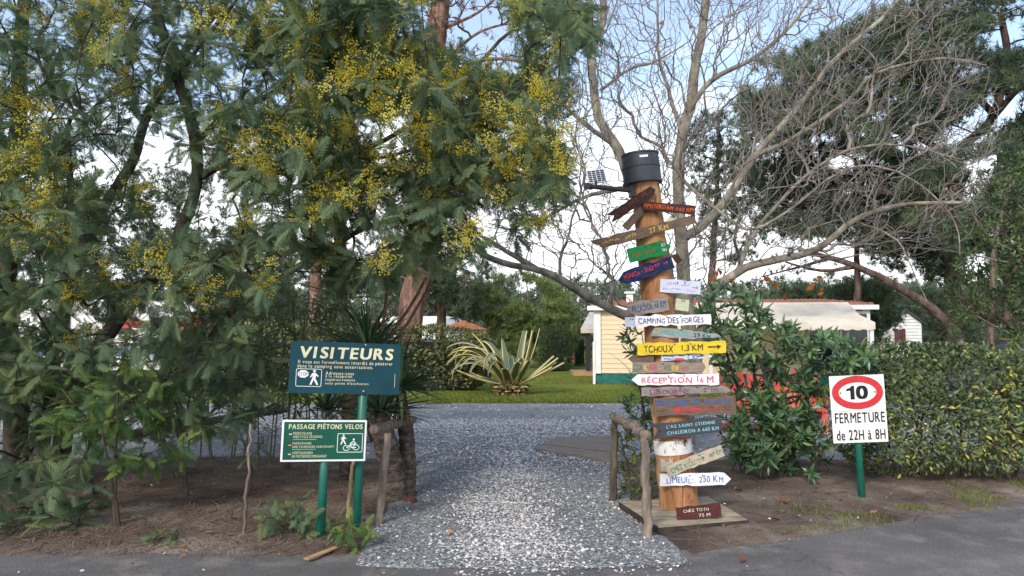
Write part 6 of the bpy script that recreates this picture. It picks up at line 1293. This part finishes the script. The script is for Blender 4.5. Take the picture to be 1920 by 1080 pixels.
ls = Leafset(); tufts(ls, [(t, norm(np.array([.8, -.3, .3])), None) for t in np.concatenate([T_, T2])], 4, .24, (0, .5)); ls.build('green_needles', TU, PN, PNi, big_pine, 'tuft', 0)
for bx, d_, r_, lab in ((590, 24, .19, 'straight reddish pine trunk seen between mimosa branches'), (641, 27, .20, 'dark brown pine trunk seen between mimosa branches')):
    b_ = gb(bx, d_); pine('pine_tree', lab, [([b_, P(bx, 500, d_), P(bx + 2, 300, d_), P(bx + 5, 0, d_), P(bx + 5, -250, d_)], r_, r_ * .6)], [(bx - 100, -280), (bx + 100, -280), (bx + 130, 150), (bx - 130, 150)], 130, d_, 1.6, 4, .28, b_, spread=.45, rt=.010, bark=M_dkbark if 'dark' in lab else None)
b_ = gb(822, 32)
pine('pine_tree', 'branching brown pine standing beyond the clipped hedge', [([b_, P(824, 600, 32), P(820, 560, 32), P(812, 530, 32), P(808, 480, 32)], .26, .12), ([P(822, 575, 32), P(845, 550, 32), P(875, 530, 31.5)], .10, .04), ([P(820, 585, 32), P(795, 560, 32), P(770, 545, 32)], .10, .04), ([P(815, 540, 32), P(850, 510, 32), P(880, 490, 32)], .08, .03)],
     [(740, 560), (730, 470), (800, 430), (880, 450), (920, 510), (915, 590), (870, 600), (840, 570), (790, 560)], 330, 32, 2.2, 5, .32, b_, tint=(.1, .7), spread=.5, gapn=.2, rt=.010)
# young pine on the lawn
b_ = G(985, 690)
pine('young_pine', 'bushy light green young pine on the lawn behind the agave', [([b_, P(988, 620, b_.y), P(990, 560, b_.y), P(985, 515, b_.y)], .07, .02), ([P(988, 630, b_.y), P(1030, 590, b_.y), P(1060, 570, b_.y)], .03, .01), ([P(988, 630, b_.y), P(950, 590, b_.y), P(920, 560, b_.y)], .03, .01)],
     [(915, 600), (895, 560), (930, 520), (975, 500), (1000, 520), (1050, 545), (1075, 580), (1085, 625), (1060, 665), (985, 675), (930, 640)], 520, b_.y, 1.3, 4, .33, b_, (PNy, PNyi), spread=.25, gapn=.16, rt=.005, rmax=.02)
# far wood closing the view
def wood(name, label, specs, pair, seed):
    ls = Leafset(); tr = []
    for x, d, top, w in specs:
        b_ = gb(x, d); h = P(x, top, d).z; tr.append(tube_np([b_, b_ + Vector((0, 0, h * .9))], [.16, .05], 5)); n = int(70 + 15 * h); z = h * (.12 + .88 * rng.random(n) ** .85); r_ = w * (1.02 - z / h) ** .75 * np.sqrt(rng.random(n)) + .1; a = rng.uniform(0, 6.28, n)
        p = np.stack([b_.x + r_ * np.cos(a), b_.y + r_ * np.sin(a), z], -1); K = rng.integers(0, 3, n); D = np.stack([np.cos(a), np.sin(a), np.full(n, .6)], -1); tn = np.clip(rng.uniform(.1, .8) + rng.normal(0, .15, n), 0, 1)
        for k in range(3): q = K == k; ls.add(k, p[q], D[q], rng.normal(0, 1, (q.sum(), 3)), .62 * rng.uniform(.7, 1.2, q.sum()), tn[q])
    v, f = cat_np(tr); o = link(name, np_mesh(name, v, f), M_trunkred, kind='stuff'); o.location = (0, 0, 0); tag(o, label, 'wood'); ls.build('needles', TUf, pair[0], pair[1], o, 'tuft', 0); return o
TUf = [proto_tuft(9, s_, .07) for s_ in (5, 6, 7)]
PNf, PNfi = leafpair('far_pine_needles', [(.10, .135, .090), (.145, .185, .12), (.19, .23, .14)], transl=.1, rough=.7, spec=.1)  # paler than the near needles: distance haze put into the colour
sp = [(x + rng.normal(0, 9), d + rng.uniform(-5, 5), t + rng.normal(0, 8), 1.9 * d / 60) for d, t, st in ((75, 528, 20), (62, 548, 26)) for x in np.arange(-150, 2100, st)]
wood('pine_wood', 'far pine wood closing the view behind the campsite', sp, (PNf, PNfi), 3)

# ------------------------------------------------------------------ evergreen broadleaf tree at the right edge, shrubs under the mimosa, bamboo
EV, EVi = leafpair('evergreen_leaf', [(.038, .070, .030), (.065, .110, .042), (.10, .155, .055), (.16, .20, .07)], transl=.2, rough=.4)
def shrub(name, label, cat, base, limbs, polys, dd, ln, nper, pair, wid, nind, tint=(0, 1), rt=.004, rmax=.03, gapn=.25, bark=None, updir=.35, gs=45.):
    o = thing(name, label, cat, base); sk = Skeleton(); d_ = base.y
    for pts, r0, r1 in limbs: sk.limb(pts, r0, r1)
    T_ = []
    for poly, n in polys:
        t, px = sample_poly(poly, n, lambda x, y: d_ + rng.uniform(-dd, dd), None, zmin=.2); T_.append(t[vnoise(px[:, 0], px[:, 1], 1 / gs, int(abs(base[0]) * 5) + 2) > gapn])
    e = sk.grow(np.concatenate(T_), kpath=.25, wig=.025, seg=.16); sk.build(o, bark or M_twig, M_twig, rtip=rt, rmax=rmax, min_r=.003, trunk='trunk'); ls = Leafset(); whorls(ls, e, nper, ln, tint, updir=updir)
    ls.build('foliage', [proto_blade(wid, 3, .2, .15), proto_blade(wid * .85, 3, .15, .3), proto_blade(wid * 1.1, 3, .1, .1)], pair[0], pair[1], o, 'leaf', nind)
b_ = gb(1860, 13)
shrub('evergreen_tree', 'leafy broadleaved evergreen tree standing beyond the variegated hedge', 'tree', b_, [([b_, P(1855, 560, 13), P(1870, 450, 13), P(1900, 330, 13)], .09, .03), ([P(1855, 600, 13), P(1820, 570, 12.8), P(1780, 540, 12.6)], .04, .012), ([P(1920, 480, 12.6), P(1850, 440, 12.4), P(1790, 350, 12.3)], .025, .008), ([P(1980, 500, 12.4), P(1880, 490, 12.3), P(1790, 470, 12.2), P(1700, 460, 12.2)], .022, .006), ([P(1930, 645, 12.4), P(1850, 605, 12.3), P(1800, 570, 12.2)], .02, .006)],
      [([(1772, 570), (1770, 520), (1800, 470), (1850, 480), (1930, 440), (1960, 600), (1930, 640), (1830, 620), (1790, 640), (1775, 600)], 420), ([(1830, 330), (1930, 280), (1970, 440), (1860, 490), (1800, 470)], 330)], .9, .105, 8, (EV, EVi), .19, 80, gapn=.28, bark=M_stick)
YB, YBi = leafpair('lance_leaf', [(.06, .11, .03), (.13, .19, .04), (.22, .26, .06)], transl=.3, rough=.5)
b_ = gb(1905, 9.4)
shrub('bamboo_clump', 'bright green bamboo shoots past the end of the variegated hedge', 'bamboo', b_, [([b_, P(1905, 720, 9.4), P(1900, 640, 9.4)], .012, .005)], [([(1870, 640), (1930, 630), (1940, 800), (1900, 800), (1890, 720)], 26)], .3, .15, 6, (YB, YBi), .09, 40, tint=(.3, 1), updir=-.3)
BB, BBi = leafpair('bamboo_leaf', [(.045, .082, .034), (.080, .12, .048), (.13, .165, .068), (.20, .21, .10)], transl=.25, rough=.5)
M_culm = pmat('bamboo_culm', [(.10, .085, .04), (.20, .17, .08)], scale=6, rough=.6, bump=.2)
for bx, d_, poly, n, lab in ((540, 8.6, [(430, 600), (520, 560), (640, 560), (660, 640), (640, 740), (560, 760), (450, 720)], 120, 'bamboo clump with thin culms behind the visitor sign'), (610, 9.0, [(540, 740), (680, 740), (690, 850), (600, 860), (540, 830)], 40, 'low bamboo growth behind the crossing sign'), (420, 9.3, [(330, 610), (450, 590), (500, 660), (470, 740), (340, 740)], 80, 'bamboo clump under the long mimosa limb')):
    b_ = gb(bx, d_); lim = []
    for k in range(9): x = bx + rng.normal(0, 40); lim.append(([gb(x, d_ + rng.normal(0, .2)), P(x + rng.normal(0, 8), 740, d_), P(x + rng.normal(0, 25), 600, d_)], .010, .004))
    shrub('bamboo_clump', lab, 'bamboo', b_, lim, [(poly, n)], .5, .16, 6, (BB, BBi), .075, 70, bark=M_culm, updir=-.5, rmax=.008, gapn=.15)
for bx, d_, poly, n, lab in ((330, 11.0, [(180, 640), (300, 600), (460, 610), (560, 640), (570, 770), (440, 800), (300, 805), (200, 790)], 360, 'dark evergreen shrub between the mimosa stems and the gravel yard'), (90, 11.5, [(-120, 640), (60, 600), (200, 630), (240, 800), (100, 830), (-120, 830)], 230, 'dark evergreen shrub behind the mimosa trunks'), (690, 10.8, [(590, 620), (680, 560), (740, 600), (745, 720), (700, 790), (600, 780)], 190, 'dense evergreen shrub behind the yucca heads')):
    b_ = gb(bx, d_); shrub('evergreen_shrub', lab, 'shrub', b_, [([b_ + Vector((rng.normal(0, .3), 0, 0)), P(bx + rng.normal(0, 60), 720, d_), P(bx + rng.normal(0, 90), 640, d_)], .03, .01) for k in range(4)], [(poly, n)], .8, .10, 8, (EV, EVi), .17, 70, tint=(0, .7), gapn=.22)
# tree line left behind the mimosa so that the wood goes on
for bx, d_, r_, top, lab in ((120, 26, .22, 300, 'dim pine behind the mimosa crown and the blue-striped caravan'), (330, 30, .22, 330, 'dim pine behind the leaning mimosa stem'), (480, 28, .2, 420, 'small dim pine beyond the bamboo')):
    b_ = gb(bx, d_); pine('pine_tree', lab, [([b_, P(bx, 500, d_), P(bx + 5, top + 40, d_)], r_, .07)], [(bx - 110, 590), (bx - 90, top + 60), (bx, top - 40), (bx + 90, top + 60), (bx + 110, 590)], 200, d_, 2, 4, .32, b_, tint=(.1, .7), spread=.5, gapn=.15, rt=.010, bark=M_pinetwig)

# ------------------------------------------------------------------ fallen leaves on the ground
FL, FLi = leafpair('fallen_leaf', [(.16, .06, .03), (.28, .12, .06), (.36, .20, .11)], transl=.1, rough=.8)
fm = np_mesh('fallen_leaf', *proto_blade(.32, 3, .25, -.15)[:2], {'mid': proto_blade(.32, 3, .25, -.15)[2]}, True); fm.materials.append(FLi)
spots = {'curled dry leaf on the sandy earth before the laurel bush': [(1395, 932), (1378, 928), (1480, 955)], 'dry leaf on the sandy verge near the speed limit sign post': [(1575, 950), (1640, 965)], 'dry leaf in the thin grass below the variegated hedge': [(1710, 945)], 'reddish dry leaf in the grass at the road edge': [(1465, 985)],
         'orange-brown leaf lying on the asphalt off the end of the path': [(1390, 1060)], 'brown leaf on the asphalt before the mimosa bed': [(250, 1065)], 'dry leaf on dark earth beside the upright stick': [(447, 985)], 'dry leaf on dark earth by the rusty rail': [(362, 940)], 'dry brown leaf on the bare earth under the mimosa': [(150, 1010), (400, 1010), (340, 1035)], 'brown leaf on the gravel path': [(840, 1010)]}
for lab, pts in spots.items():
    for x, y in pts:
        g = G(x, y); g.z = max(.01, float(ground_h(np.array([g.x]), np.array([g.y]))[0])) + .015; o = bpy.data.objects.new('fallen_leaf', fm); COL.objects.link(o); o.location = g; o.rotation_euler = (rng.normal(0, .3), rng.normal(0, .3), rng.uniform(0, 6.28)); s_ = rng.uniform(.05, .11); o.scale = (s_, s_, s_)
        tag(o, lab, 'leaf', 'fallen leaves on the ground')
# thin smoke drifting past the young pine
m = bpy.data.materials.new('smoke'); m.use_nodes = True; nt = m.node_tree; nt.nodes.clear(); ou = nt.nodes.new('ShaderNodeOutputMaterial'); pv = nt.nodes.new('ShaderNodeVolumePrincipled')
pv.inputs['Color'].default_value = (.70, .80, .97, 1); pv.inputs['Anisotropy'].default_value = .2
tc = nt.nodes.new('ShaderNodeTexCoord'); gr = nt.nodes.new('ShaderNodeTexGradient'); gr.gradient_type = 'SPHERICAL'; no = noise(nt, 2.2, detail=3); Lk = nt.links.new
mr = nt.nodes.new('ShaderNodeMapRange'); mr.inputs['From Min'].default_value = .42; mr.inputs['From Max'].default_value = .7; mr.inputs['To Max'].default_value = .9
mu = nt.nodes.new('ShaderNodeMath'); mu.operation = 'MULTIPLY'; Lk(tc.outputs['Object'], gr.inputs[0]); Lk(gr.outputs['Fac'], mu.inputs[0]); Lk(no.outputs['Fac'], mr.inputs['Value']); Lk(mr.outputs[0], mu.inputs[1]); Lk(mu.outputs[0], pv.inputs['Density']); Lk(pv.outputs[0], ou.inputs['Volume'])
sm = MB(); nu, nv = 20, 12
for j in range(nv + 1):
    for i in range(nu): a, e = 2 * math.pi * i / nu, math.pi * j / nv; sm.v.append((math.sin(e) * math.cos(a), math.sin(e) * math.sin(a), math.cos(e)))
for j in range(nv):
    for i in range(nu): sm.f.append((j * nu + i, j * nu + (i + 1) % nu, (j + 1) * nu + (i + 1) % nu, (j + 1) * nu + i))
so = sm.build('smoke', m, smooth=True); so.location = P(962, 582, 29); so.scale = (1.1, 1.0, 1.7); tag(so, 'thin bluish smoke drifting past the young pine', 'smoke', kind='stuff')
